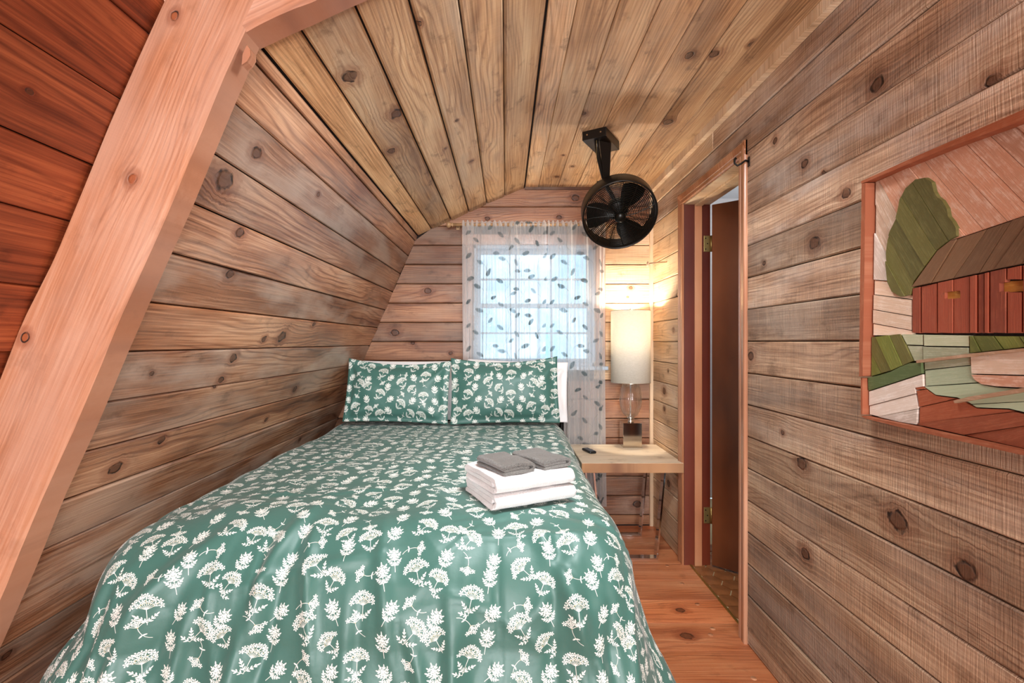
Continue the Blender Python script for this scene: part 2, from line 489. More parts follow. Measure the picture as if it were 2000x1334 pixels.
def sheer():
    m, nt, bs = newmat('sheer_leaf_curtain'); g = NT(nt); nt.nodes.remove(bs)
    out = nt.nodes['Material Output']
    r, _, _ = teximg(g, LEAF, LEAF_S)
    col = g.mix(r, (*c('F2F4F4'), 1), (*c('4E6468'), 1))
    d = g.node('ShaderNodeBsdfDiffuse'); t = g.node('ShaderNodeBsdfTranslucent'); tr = g.node('ShaderNodeBsdfTransparent')
    g.link(col, d.inputs['Color']); g.link(col, t.inputs['Color'])
    m1 = g.node('ShaderNodeMixShader'); m1.inputs[0].default_value = .45
    g.link(d.outputs[0], m1.inputs[1]); g.link(t.outputs[0], m1.inputs[2])
    m2 = g.node('ShaderNodeMixShader')
    lw = g.node('ShaderNodeLayerWeight'); lw.inputs['Blend'].default_value = .5
    g.link(g.math('ADD', g.math('ADD', .45, g.math('MULTIPLY', r, .42)), g.math('MULTIPLY', lw.outputs['Facing'], .50), clamp=True), m2.inputs[0])
    g.link(tr.outputs[0], m2.inputs[1]); g.link(m1.outputs[0], m2.inputs[2]); g.link(m2.outputs[0], out.inputs[0])
    return m


M['sheer'] = sheer()


# ------------------------------------------------------------------ geometry helpers
class MB:
    def __init__(s): s.v = []; s.f = []; s.s = []; s.uv = None

    def add(s, vs, fs, smooth=False):
        b = len(s.v); s.v += [tuple(p) for p in vs]
        s.f += [tuple(i + b for i in f) for f in fs]; s.s += [smooth] * len(fs)
        return s

    def box(s, x0, x1, y0, y1, z0, z1, bev=0.):
        if bev <= 0:
            vs = [(x, y, z) for z in (z0, z1) for y in (y0, y1) for x in (x0, x1)]
            return s.add(vs, [(0, 2, 3, 1), (4, 5, 7, 6), (0, 1, 5, 4), (2, 6, 7, 3), (0, 4, 6, 2), (1, 3, 7, 5)])
        bm = bmesh.new(); bmesh.ops.create_cube(bm, size=1)
        for v in bm.verts:
            v.co = Vector(((x0 + x1) / 2 + v.co.x * (x1 - x0), (y0 + y1) / 2 + v.co.y * (y1 - y0), (z0 + z1) / 2 + v.co.z * (z1 - z0)))
        bmesh.ops.bevel(bm, geom=bm.edges[:], offset=bev, segments=2, profile=.5, affect='EDGES')
        bm.verts.index_update()
        s.add([v.co for v in bm.verts], [[v.index for v in f.verts] for f in bm.faces]); bm.free()
        return s

    def prism(s, poly, h0, h1, axes='xy'):
        """poly in 2-D extruded between h0 and h1 along the third axis"""
        n = len(poly)
        def P(p, h):
            return {'xy': (p[0], p[1], h), 'xz': (p[0], h, p[1]), 'yz': (h, p[0], p[1])}[axes]
        vs = [P(p, h0) for p in poly] + [P(p, h1) for p in poly]
        fs = [tuple(range(n))[::-1], tuple(range(n, 2 * n))] + [(i, (i + 1) % n, n + (i + 1) % n, n + i) for i in range(n)]
        return s.add(vs, fs)

    def tube(s, pts, r, n=10, cap=True, smooth=True):
        pts = [Vector(p) for p in pts]; N = len(pts)
        rs = r if isinstance(r, (list, tuple)) else [r] * N
        vs = []; up = None
        for i, p in enumerate(pts):
            t = (pts[min(i + 1, N - 1)] - pts[max(i - 1, 0)]).normalized()
            if up is None:
                up = Vector((0, 0, 1)) if abs(t.z) < .9 else Vector((1, 0, 0))
            a = t.cross(up).normalized(); b = a.cross(t).normalized(); up = b
            for k in range(n):
                q = 2 * PI * k / n; vs.append(p + (a * math.cos(q) + b * math.sin(q)) * rs[i])
        fs = [(i * n + k, i * n + (k + 1) % n, (i + 1) * n + (k + 1) % n, (i + 1) * n + k) for i in range(N - 1) for k in range(n)]
        s.add(vs, fs, smooth)
        if cap:
            b = len(s.v) - len(vs)
            s.f += [tuple(b + k for k in range(n))[::-1], tuple(b + (N - 1) * n + k for k in range(n))]; s.s += [False, False]
        return s

    def lathe(s, prof, n=32, cx=0, cy=0, smooth=True, closed=False, rib=None):
        vs = []
        for r, z in prof:
            for k in range(n):
                q = 2 * PI * k / n; rr = r * (1 + (rib(k, z) if rib else 0)); vs.append((cx + rr * math.cos(q), cy + rr * math.sin(q), z))
        m = len(prof); rng_ = range(m) if closed else range(m - 1)
        fs = [(i * n + k, i * n + (k + 1) % n, ((i + 1) % m) * n + (k + 1) % n, ((i + 1) % m) * n + k) for i in rng_ for k in range(n)]
        return s.add(vs, fs, smooth)

    def ring(s, R, r, z=0, n=48, m=5):
        return s.lathe([(R + r * math.cos(2 * PI * j / m), z + r * math.sin(2 * PI * j / m)) for j in range(m)], n, closed=True)

    def build(s, name, mat, parent=None, M4=None):
        me = bpy.data.meshes.new(name); me.from_pydata(s.v, [], s.f)
        me.polygons.foreach_set('use_smooth', s.s)
        if s.uv is not None:
            l = me.uv_layers.new(name='UVMap'); idx = np.zeros(len(me.loops), np.int32); me.loops.foreach_get('vertex_index', idx)
            l.data.foreach_set('uv', np.asarray(s.uv, np.float32)[idx].ravel())
        me.materials.append(mat); me.update()
        o = bpy.data.objects.new(name, me); COL.objects.link(o)
        if parent: o.parent = parent
        if M4 is not None: o.matrix_local = M4
        return o


def grid_mb(P, uv=None):
    """P: array (n, m, 3)"""
    n, m = P.shape[:2]; mb = MB(); mb.v = [tuple(map(float, p)) for p in P.reshape(-1, 3)]
    mb.f = [(i * m + j, i * m + j + 1, (i + 1) * m + j + 1, (i + 1) * m + j) for i in range(n - 1) for j in range(m - 1)]
    mb.s = [True] * len(mb.f)
    if uv is not None: mb.uv = uv.reshape(-1, 2)
    return mb


def tag(o, label=None, cat=None, group=None, kind=None):
    if label: o['label'] = label
    if cat: o['category'] = cat
    if group: o['group'] = group
    if kind: o['kind'] = kind
    return o


def empty(name, loc=(0, 0, 0), label=None, cat=None, group=None, kind=None, rot=(0, 0, 0)):
    o = bpy.data.objects.new(name, None); COL.objects.link(o); o.location = loc; o.rotation_euler = rot
    o.empty_display_size = .1
    return tag(o, label, cat, group, kind)


def frame(o, xa, ya, na):
    m = Matrix((xa, ya, na)).transposed().to_4x4(); m.translation = Vector(o); return m


def vnoise(x, y, seed=0):
    """smooth value noise on arrays"""
    r = np.random.default_rng(seed).random((64, 64))
    xi = np.floor(x).astype(int); yi = np.floor(y).astype(int); fx = x - xi; fy = y - yi
    fx = fx * fx * (3 - 2 * fx); fy = fy * fy * (3 - 2 * fy)
    g = lambda a, b: r[a % 64, b % 64]
    return (g(xi, yi) * (1 - fx) + g(xi + 1, yi) * fx) * (1 - fy) + (g(xi, yi + 1) * (1 - fx) + g(xi + 1, yi + 1) * fx) * fy - .5


# ---- boards
def board(parent, mat, a0, a1, b0, b1, T, origin, xa, wa, na, end0=None, end1=None, knots=None, ch=.003, wob=1.0, name='plank', gap=.0012):
    """board from a0..a1 along xa, b0..b1 across wa; front surface at distance T along na.
    end0/end1: (a at lower edge, a at upper edge) for slanted ends."""
    xa, wa, na = Vector(xa).normalized(), Vector(wa).normalized(), Vector(na).normalized()
    am, bm_ = (a0 + a1) / 2, (b0 + b1) / 2
    hw = (b1 - b0) / 2 - gap
    e0 = end0 or (a0, a0); e1 = end1 or (a1, a1)
    t = T + random.uniform(-.0012, .0012) * wob; tl = random.uniform(-.0015, .0015) * wob
    sec = [(-hw, 0), (-hw, t - ch - tl), (-hw + ch, t - tl), (hw - ch, t + tl), (hw, t - ch + tl), (hw, 0)]
    vs = []
    for e in (e0, e1):
        for (y, z) in sec:
            f = (y + hw) / (2 * hw); vs.append((e[0] * (1 - f) + e[1] * f - am, y, z))
    fs = [(0, 1, 2, 3, 4, 5), (11, 10, 9, 8, 7, 6)] + [(i, i + 6, i + 7, i + 1) if i < 5 else (5, 11, 6, 0) for i in range(6)]
    mb = MB().add(vs, fs)
    o = mb.build(name, mat, parent, frame(Vector(origin) + xa * am + wa * bm_, xa, wa, na))
    L = a1 - a0
    if knots is None:
        knots = []
        n = random.choice([0, 1, 1, 2, 2, 3]) if L > 1 else random.choice([0, 0, 1])
        for i in range(n):
            knots.append((random.uniform(a0, a1), random.uniform(b0 + .02, b1 - .02), random.choice([.007, .010, .014, .019])))
    for i, k in enumerate(knots[:3]):
        o['k%d' % (i + 1)] = [k[0] - am, k[1] - bm_, k[2]]
    return o


# pixel of the photograph -> point on one of the room's planes (used only to place knots and the like)
def on_right(px, py, X=XR):
    Y = X * F / (px - VX); return Y, H + (VY - py) * Y / F


def on_steep(px, py):
    rx, rz = (px - VX) / F, (VY - py) / F
    # X = KNX - SL*(KNZ - (H+rz*Y)) = rx*Y
    Y = (KNX - SL * (KNZ - H)) / (rx - SL * rz); Z = H + rz * Y
    return Y, (KNZ - Z) * math.hypot(1, SL)       # along, distance down from the knee


CS = (ZC - KNZ) / (RGX - KNX)


def on_slope(px, py):
    rx, rz = (px - VX) / F, (VY - py) / F
    Y = (KNZ - H - CS * KNX) / (rz - CS * rx); X = rx * Y
    return Y, (X - KNX) * math.hypot(1, CS)


def on_flat(px, py):
    Y = (ZC - H) * F / (VY - py); return Y, (px - VX) * Y / F


def assign(kpix, conv):
    return [(*conv(px, py), r) for px, py, r in kpix]


def pick(kn, a0, a1, b0, b1):
    return [k for k in kn if a0 <= k[0] < a1 and b0 <= k[1] < b1]


# ================================================================== SETTING
T = .018
# ---- right wall, backing slab with the door opening, boards in courses
DY0, DY1, DZ = 2.075, 2.725, 2.02           # door opening
YBK = -3.3                                  # wall behind the camera
mb = MB()
mb.box(XR + T, XR + .10, YBK, DY0 - .019, 0, ZC); mb.box(XR + T, XR + .10, DY1 + .019, YB + .1, 0, ZC); mb.box(XR + T, XR + .10, DY0 - .019, DY1 + .019, DZ + .019, ZC)
wall_right = tag(mb.build('wall_right', M['gap']), kind='structure')
kn = assign([(1712, 165, .016), (1513, 275, .011), (1572, 320, .013), (1608, 338, .006), (1653, 378, .013), (1590, 475, .018), (1492, 514, .008), (1466, 696, .016),
             (1565, 906, .019), (1752, 1018, .022), (1572, 1082, .016), (1885, 1115, .019), (1938, 158, .012), (1322, 578, .006), (1316, 645, .01), (1305, 725, .008)], on_right)
z = 1.253 - 10 * .1315; k = -10
while z < ZC - .002:
    z0, z1 = max(z, 0.0), min(z + .1315, ZC)
    if z1 - z0 > .01:
        cols = [(YBK, YB)] if z0 >= DZ + .015 else [(YBK, DY0 - .019), (DY1 + .019, YB)]
        tilt = .0
        for (a, b) in cols:
            far = a > 2 
            if b - a > 3.0:                   # long course: one butt joint above the door
                cut = {7: 2.35}.get(k)
                segs = [(a, b)] if cut is None else [(a, cut), (cut, b)]
            else: segs = [(a, b)]
            for (s0, s1) in segs:
                kk = pick(kn, s0, s1, z0, z1)
                board(wall_right, M['wall_far'] if s0 > 2 else M['wall_right'], s0, s1, z0, z1, T, (XR + T, 0, 0), (0, 1, 0), (0, 0, 1), (-1, 0, 0),
                      knots=(kk or None) if s1 > 1 else None, wob=1.6, ch=.004, gap=.0016)
    z += .1315; k += 1

# ---- back wall with the window opening
WX0, WX1, WZ0, WZ1 = -.225, .612, 1.085, 1.912


def steepx(z): return KNX - SL * (KNZ - z)


mb = MB()
y0, y1 = YB + T, YB + .12
mb.box(-1.6, WX0, y0, y1, 0, ZC + .1); mb.box(WX1, XR + .02, y0, y1, 0, ZC + .1); mb.box(WX0, WX1, y0, y1, 0, WZ0); mb.box(WX0, WX1, y0, y1, WZ1, ZC + .1)
wall_back = tag(mb.build('wall_back', M['gap']), kind='structure')


def leftlim(z):
    return steepx(z) if z < KNZ else KNX + (z - KNZ) / CS


kb = [(.0, 0, 0)]


def bk(px, py, r): return ((px - VX) * YB / F, H + (VY - py) * YB / F, r)


kn = [bk(835, 568, .018), bk(771, 650, .02), bk(806, 670, .010), bk(952, 427, .012), bk(1092, 424, .012), bk(1124, 386, .02), bk(1232, 562, .010), bk(880, 690, .01), bk(1226, 580, .006), bk(1245, 985, .02)]
z = 1.253 - 10 * .1315
while z < ZC - .002:
    z0, z1 = max(z, 0.), min(z + .1315, ZC)
    if z1 - z0 > .01:
        if z0 >= KNZ: l0, l1 = leftlim(z0), leftlim(z1)
        else: l0, l1 = leftlim(z0), leftlim(min(z1, KNZ))
        spans = [((l0, l1), (XR, XR))]
        if z1 > WZ0 and z0 < WZ1: spans = [((l0, l1), (WX0 + .01, WX0 + .01)), ((WX1 - .01, WX1 - .01), (XR, XR))]
        for e0, e1 in spans:
            if z0 > 1.97 and spans[0] is (e0, e1): pass
            a0, a1 = min(e0), max(e1)
            if z0 >= KNZ - .14 and a0 < -.05 and e0[1] > e0[0]:   # clip low corner under the slope
                e0 = (leftlim(z0) - .03, leftlim(z1) - .03)
            # boards right of the window are the warm pale ones
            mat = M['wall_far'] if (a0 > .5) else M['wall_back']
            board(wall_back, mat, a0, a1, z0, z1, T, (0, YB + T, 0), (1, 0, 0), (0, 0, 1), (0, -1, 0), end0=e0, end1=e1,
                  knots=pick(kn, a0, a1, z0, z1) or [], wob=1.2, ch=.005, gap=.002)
    z += .1315

# ---- steep left wall (behind the rafter) 
L_ = math.hypot(1, SL)
dn = Vector((-SL, 0, -1)).normalized()           # down along the slope
nin = Vector((1, 0, -SL)).normalized()           # into the room
total = KNZ * L_
kw_ = Vector((KNX, 0, KNZ)) - nin * T
mb = MB()
p0 = Vector((KNX, 0, KNZ)) - nin * T - dn * .05; p1 = p0 + dn * (total + .05)
q0 = p0 - nin * .06; q1 = p1 - nin * .06
vs = [(p.x, y, p.z) for y in (YR1, YB + .1) for p in (p0, p1, q1, q0)]
mb.add(vs, [(0, 1, 2, 3), (7, 6, 5, 4), (0, 4, 5, 1), (1, 5, 6, 2), (2, 6, 7, 3), (3, 7, 4, 0)])
wall_left = tag(mb.build('wall_left', M['gap']), kind='structure')
kn = assign([(502, 300, .015), (440, 352, .024), (468, 455, .014), (622, 380, .008), (450, 536, .013), (515, 663, .011), (550, 658, .020), (612, 632, .012), (372, 372, .009),
             (456, 700, .014), (430, 742, .011), (575, 760, .014), (315, 860, .011), (226, 915, .015), (420, 755, .006), (296, 730, .006), (540, 725, .007), (520, 820, .01)], on_steep)
js = [0, .04, .153] + [.153 + .1335 * i for i in range(1, 20)]
for j0, j1 in zip(js, js[1:]):
    if j0 >= total - .01: break
    j1 = min(j1, total)
    board(wall_left, M['wall_steep'], YR1 - .005, YB, j0, j1, T, kw_, (0, 1, 0), dn, nin, knots=pick(kn, 0, 4, j0, j1) or (None if j0 > 1.3 else []), wob=2.2, ch=.004, gap=.002)

# ---- sloped ceiling and flat ceiling
ceiling = tag(MB().box(RGX - .05, XR + .12, YBK - .05, YB + .1, ZC + T, ZC + .08).build('ceiling', M['gap']), kind='structure')
su = Vector((RGX - KNX, 0, ZC - KNZ)); sl_len = su.length; su.normalize()
sn = Vector((su.z, 0, -su.x))
so = Vector((KNX, 0, KNZ)) - sn * T
mb = MB(); p0 = so - su * .05; p1 = so + su * (sl_len + .03); q0 = p0 - sn * .06; q1 = p1 - sn * .06
vs = [(p.x, y, p.z) for y in (YR1, YB + .1) for p in (p0, p1, q1, q0)]
mb.add(vs, [(0, 1, 2, 3), (7, 6, 5, 4), (0, 4, 5, 1), (1, 5, 6, 2), (2, 6, 7, 3), (3, 7, 4, 0)])
ceil_slope = tag(mb.build('ceiling_slope', M['gap']), kind='structure')
kn = assign([(683, 150, .020), (774, 222, .020), (764, 295, .015), (718, 158, .007), (817, 46, .008), (921, 315, .010), (892, 235, .006), (870, 290, .006), (652, 345, .02), (660, 380, .01), (630, 260, .012)], on_slope)
W0, W1 = -KNX, None
jx = [(px - VX) * YB / F for px in (815.5, 843, 881.5, 916.5, 951.5, 986.5)] + [RGX]
jsl = [(x - KNX) * math.hypot(1, CS) for x in jx]; jsl[-1] = sl_len
for j0, j1 in zip(jsl, jsl[1:]):
    board(ceil_slope, M['ceiling'], YR1 - .005, YB, max(j0, 0), j1, T, so, (0, 1, 0), su, sn, knots=pick(kn, 0, 4, j0, j1), wob=2.4, ch=.006, gap=.0028)
kn = assign([(1100, 303, .007), (1118, 325, .010), (1347, 108, .014), (1395, 105, .016), (1140, 222, .012), (1088, 345, .012), (1305, 238, .02), (1470, 85, .012), (1378, 145, .012)], on_flat)
jx = [RGX + .003] + [(px - VX) * YB / F for px in (1051, 1089, 1125.6, 1163, 1202, 1238)] + [XR]
for j0, j1 in zip(jx, jx[1:]):
    board(ceiling, M['ceiling'], YBK, YB, j0, j1, T, (0, 0, ZC + T), (0, 1, 0), (1, 0, 0), (0, 0, -1), knots=pick(kn, 0, 4, j0, j1), wob=1.4, ch=.003, gap=.001)

# ---- red outer deck boards in front of the rafter (outer plane), and the outer upper roof
off = Vector((-.20, 0, 0))
ko = Vector((KNX, 0, KNZ)) + off - nin * T
tot_o = (KNZ + .15) * L_
mb = MB()
top = ko - dn * .7; bot = ko + dn * (KNZ * L_)
q0 = top - nin * .05; q1 = bot - nin * .05
vs = [(p.x, y, p.z) for y in (YBK - .05, YR1 + .09) for p in (top, bot, q1, q0)]
mb.add(vs, [(0, 1, 2, 3), (7, 6, 5, 4), (0, 4, 5, 1), (1, 5, 6, 2), (2, 6, 7, 3), (3, 7, 4, 0)])
wall_outer = tag(mb.build('wall_left_outer', M['gap']), kind='structure')
zj = [H + v for v in (.704, .554, .404, .276, .125, -.023)]
s_of = lambda zz: (KNZ - zz) * L_
jo = [s_of(H + .704) - .16, s_of(H + .704)] + [s_of(v) for v in zj[1:]]
while jo[-1] < KNZ * L_ - .01: jo.append(min(jo[-1] + .16, KNZ * L_))
jo = [jo[0] - .16] + jo
for j0, j1 in zip(jo, jo[1:]):
    board(wall_outer, M['red'], YBK, YR1 + .05, j0, j1, T, ko, (0, 1, 0), dn, nin, knots=[(.93, (j0 + j1) / 2, .006)] if random.random() < .4 else [], wob=2.0, ch=.003)
# upper outer roof closing the room above the camera, left of the flat ceiling
oo = so - sn * .19
mb = MB(); p0 = oo - su * .7; p1 = oo + su * (sl_len + .06); q0 = p0 - sn * .05; q1 = p1 - sn * .05
vs = [(p.x, y, p.z) for y in (YBK - .05, YR1 + .09) for p in (p0, p1, q1, q0)]
mb.add(vs, [(0, 1, 2, 3), (7, 6, 5, 4), (0, 4, 5, 1), (1, 5, 6, 2), (2, 6, 7, 3), (3, 7, 4, 0)])
roof_outer = tag(mb.build('ceiling_outer', M['gap']), kind='structure')
n_ = 6
for i in range(n_):
    a = -.3 + (sl_len + .36) * i / n_; b = -.3 + (sl_len + .36) * (i + 1) / n_
    board(roof_outer, M['red'], YBK, YR1 + .05, a, b, T, oo, (0, 1, 0), su, sn, knots=[], wob=1.5)
mb = MB().box(RGX - .05, RGX - .01, YBK - .05, YR1, ZC - .01, ZC + .35)
tag(mb.build('trim_1', M['red']), kind='structure')

# ---- wall behind the camera
wall_front = tag(MB().box(-1.75, XR + .12, YBK - .10, YBK - .02, 0, 2.9).build('wall_front', M['gap']), kind='structure')
z = 0
while z < 2.6:
    board(wall_front, M['wall_right'], -1.7, XR, z, z + .1315, T, (0, YBK - .02, 0), (1, 0, 0), (0, 0, 1), (0, 1, 0), wob=1)
    z += .1315

# ---- floor
floor = tag(MB().box(-1.75, XR + .03, YBK - .1, YB + .1, -.08, -.025).build('floor', M['gap']), kind='structure')
fj = [2.743 + .19 * i for i in range(4)][::-1] + [2.554, 2.356, 2.163] + [2.163 - .195 * i for i in range(1, 29)]
fk = {}
kfl = [((1326 - VX) * 2.29 / F, 2.27, .016), ((1345 - VX) * 2.05 / F, 2.07, .02)]
for y1, y0 in zip(fj, fj[1:]):
    y1c = min(y1, YB + .02)
    segs = [(-1.7, XR + .035)]
    if abs(y1 - 2.933) < .01: segs = [(-1.7, .62), (.62, XR + .03)]
    if abs(y1 - 2.554) < .01: segs = [(-1.7, -.3), (-.3, XR + .035)]
    for a, b in segs:
        board(floor, M['floor'], a, b, y0, y1c, .025, (0, 0, -.025), (1, 0, 0), (0, 1, 0), (0, 0, 1), knots=pick(kfl, a, b, y0, y1c), wob=.3, ch=.0012, gap=.0006)
# wooden pegs in the floor boards
pg = MB()
for (px, py) in [(1332, 1140), (1362, 1180), (1388, 1240), (1303, 1105), (1392, 1228), (1472, 1325)]:
    Y = H * F / (py - VY); X = (px - VX) * Y / F
    pg.lathe([(0.0001, .0012), (.011, .0012), (.0115, 0)], 12, X, Y)
pg.build('peg', M['stop'], floor)

# ---- trims
tag(MB().box(XR - .028, XR, YBK, YB, ZC - .044, ZC).build('trim_2', M['pale_trim']), kind='structure')      # strip under the ceiling on the right wall
tag(MB().box(XR - .022, XR, YB - .022, YB, 0, ZC - .044).build('trim_3', M['pale_trim']), kind='structure')  # corner strip
tag(MB().box(RGX, XR - .028, YB - .012, YB, ZC - .018, ZC).build('trim_4', M['wall_back']), kind='structure')

# ---- the rafter frame: leg and upper chord, square-sawn with a slightly wavy waney edge
def beam_obj(name, p_in0, d, nrm, L, depth, seed, label, mat, proud=.012, knots=(), taper=0.):
    """p_in0: inner edge start; d along, nrm into room. local x along, y = -nrm (depth), z = thickness in Y"""
    n = 60; rr = np.random.default_rng(seed)
    xs = np.linspace(0, L, n)
    e_in = np.interp(xs, np.linspace(0, L, 14), rr.uniform(-.004, .004, 14)); e_out = np.interp(xs, np.linspace(0, L, 16), rr.uniform(-.005, .005, 16))
    e_ch = .006 + np.interp(xs, np.linspace(0, L, 22), rr.uniform(0, .006, 22))
    mb = MB(); th = YR1 - YR0
    vs = []
    for i in range(n):
        yi = -proud + e_in[i]; yo = depth + e_out[i]; ch = e_ch[i]
        for (y, z) in ((yi, th / 2), (yi, -th / 2 + ch), (yi + ch, -th / 2), (yo, -th / 2), (yo, th / 2)):
            vs.append((xs[i] - L / 2, y - depth / 2, z))
    fs = [(i * 5 + k, i * 5 + (k + 1) % 5, (i + 1) * 5 + (k + 1) % 5, (i + 1) * 5 + k) for i in range(n - 1) for k in range(5)]
    fs += [(0, 1, 2, 3, 4)[::-1], tuple((n - 1) * 5 + k for k in range(5))]
    mb.add(vs, fs)
    d = Vector(d).normalized(); nrm = Vector(nrm).normalized()
    Mx = frame(Vector(p_in0) + d * L / 2 - nrm * depth / 2 + Vector((0, (YR0 + YR1) / 2, 0)), d, -nrm, Vector((0, 1, 0)))
    o = mb.build(name, mat, None, Mx)
    for i, k in enumerate(knots[:3]): o['k%d' % (i + 1)] = list(k)
    return tag(o, label, 'beam', kind='structure')


legL = KNZ * L_ + .34
st0 = Vector((KNX, 0, KNZ)) - dn * .34
def bm_k(px, py, r):
    """point on the rafter's front face -> local"""
    X = (px - VX) * YR0 / F; Z = H + (VY - py) * YR0 / F
    v = Vector((X, 0, Z)) - st0
    return (v.dot(dn) - legL / 2, -v.dot(nin) - .175 / 2, r)
beam_obj('beam', st0, dn, nin, legL, .178, 3, 'thick slanting fir rafter between the red boards and the brown plank wall', M['beam'],
         knots=[bm_k(260, 350, .009), bm_k(342, 32, .008), bm_k(50, 660, .009)])
beam_obj('beam', Vector((KNX, .004, KNZ)) - su * .14 + sn * .004, su, sn, sl_len + .13, .178, 9, 'pinkish fir beam running up under the ceiling from the top of the rafter', M['beam'],
         knots=[(-.3, .03, .008)])
# wedge at the joint
wg = MB().prism([(-.010, -.006), (.002, .002), (.010, .016), (.009, .030), (.002, .040), (-.003, .030), (-.008, .018)], -.02, .006, 'xz')
wx, wz = (485 - VX) * 1.13 / F, H + (VY - 118) * 1.13 / F
tag(wg.build('wood_wedge', M['beam'], None, Matrix.Translation((wx, 1.14, wz - .01))), 'small splintered wood wedge at the joint of the rafter and upper beam', 'wedge')

# ---- door: casing, jambs, stop, slab, hinges
door = empty('door_1', (XR, DY1, 0), kind='structure', label='brown veneered door standing ajar in the right wall opening')
def D(mb, name, mat, parent=door, **kw):
    o = mb.build(name, mat, parent); o.matrix_parent_inverse = Matrix.Identity(4)
    o.location = -parent_loc(parent); return o
def parent_loc(p):
    v = Vector((0, 0, 0))
    while p: v += p.location; p = p.parent
    return v
CW = .062
def casing_prof(y_in, y_out, z0, z1):
    """moulded casing board along z: stepped profile"""
    mb = MB(); s = 1 if y_out > y_in else -1; w_ = abs(y_out - y_in)
    prof = [(0, 0), (0, .006), (.006, .011), (.020, .011), (.023, .007), (.027, .011), (.044, .014), (w_ - .008, .015), (w_ - .003, .013), (w_, .008), (w_, 0)]
    pts = [(XR - d - .001, y_in + s * t) for t, d in prof]
    return mb.prism(pts, z0, z1, 'xy')
D(casing_prof(DY1 + .004, DY1 + .004 + CW, 0, DZ + .004 + CW), 'casing', M['casing'])
D(casing_prof(DY0 - .004, DY0 - .004 - CW, 0, DZ + .004 + CW), 'casing', M['casing'])
mb = MB(); prof = [(0, 0), (0, .006), (.006, .011), (.020, .011), (.023, .007), (.027, .011), (.044, .014), (CW - .008, .015), (CW - .003, .013), (CW, .008), (CW, 0)]
mb.prism([(XR - d - .002, DZ + .004 + t) for t, d in prof], DY0 - .004 - CW, DY1 + .004 + CW, 'xz')
D(mb, 'casing', M['casing'])
JX = XR + .145
D(MB().box(XR, JX, DY1, DY1 + .018, 0, DZ + .018), 'jamb', M['jamb'])
D(MB().box(XR, JX, DY0 - .018, DY0, 0, DZ + .018), 'jamb', M['jamb'])
D(MB().box(XR, JX, DY0, DY1, DZ, DZ + .018), 'jamb', M['pale_trim'])  # head jamb and stop pale: lamplight from below put into their colour
D(MB().box(XR + .055, XR + .095, DY1 - .012, DY1, 0, DZ, .002), 'door_stop', M['stop'])
D(MB().box(XR + .055, XR + .095, DY0, DY0 + .012, 0, DZ, .002), 'door_stop', M['stop'])
D(MB().box(XR + .055, XR + .095, DY0 + .012, DY1 - .012, DZ - .012, DZ, .002), 'door_stop', M['pale_trim'])
# slab swung into the next room
slab = MB().box(0, .62, -.0175, .0175, .012, DZ - .008, .002).build('door_slab', M['door'], door)
hx, hy = XR + .155, DY1 - .012
ang = math.radians(-41)
slab.matrix_local = Matrix.Translation(Vector((hx, hy, 0)) - door.location) @ Matrix.Rotation(ang, 4, 'Z')
for o in [slab]:
    me = o.data
for zc in (1.80, .28, 1.05)[:2]:
    hg = MB().box(XR + .108, XR + .142, DY1 - .0035, DY1 - .0005, zc - .045, zc + .045, .0012)
    hg.tube([(XR + .148, DY1 - .006, zc - .045), (XR + .148, DY1 - .006, zc + .045)], .006, 10)
    h_ = D(hg, 'hinge', M['brass'])
    for dz in (-.03, 0, .03): MB().tube([(XR + .118 + (.01 if dz == 0 else 0), DY1 - .0032, zc + dz), (XR + .118 + (.01 if dz == 0 else 0), DY1 - .0052, zc + dz)], .0035, 8).build('screw', M['iron'], h_)

# next room: floor of hexagonal tiles, white walls
bx0, bx1, by0, by1 = XR + .12, 2.7, 1.2, 3.9
bath = MB()
bath.box(bx1, bx1 + .05, by0, by1, 0, 2.4); bath.box(bx0, bx1, by1, by1 + .05, 0, 2.4); bath.box(bx0, bx1, by0 - .05, by0, 0, 2.4)
tag(bath.build('wall_bathroom', M['white']), kind='structure')
tag(MB().box(bx0 - .02, bx1 + .05, by0 - .05, by1 + .05, 2.4, 2.45).build('ceiling_bathroom', M['white']), kind='structure')
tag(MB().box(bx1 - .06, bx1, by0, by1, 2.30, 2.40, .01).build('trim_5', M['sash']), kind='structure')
bf = tag(MB().box(XR + .03, bx1, by0, by1, -.06, -.006).build('floor_bathroom', M['grout']), kind='structure')
hexm = None; R_ = .058
for i in range(0, 12):
    for j in range(0, 16):
        x = XR + .08 + i * R_ * 1.5; y = 1.95 + j * R_ * math.sqrt(3) + (i % 2) * R_ * math.sqrt(3) / 2
        if x > XR + .75 or y > 3.0: continue
        if hexm is None:
            pts = [((R_ - .0034) * math.cos(k * PI / 3), (R_ - .0034) * math.sin(k * PI / 3)) for k in range(6)]
            o = MB().prism(pts, -.006, .0).build('tile', M['tile'], bf); hexm = o.data
        else:
            o = bpy.data.objects.new('tile', hexm); COL.objects.link(o); o.parent = bf
        o.location = (x, y, random.uniform(0, .0008))
tag(MB().box(XR + .028, XR + .040, DY0, DY1, -.005, .004, .0015).build('trim_6', M['brassrail']), kind='structure')

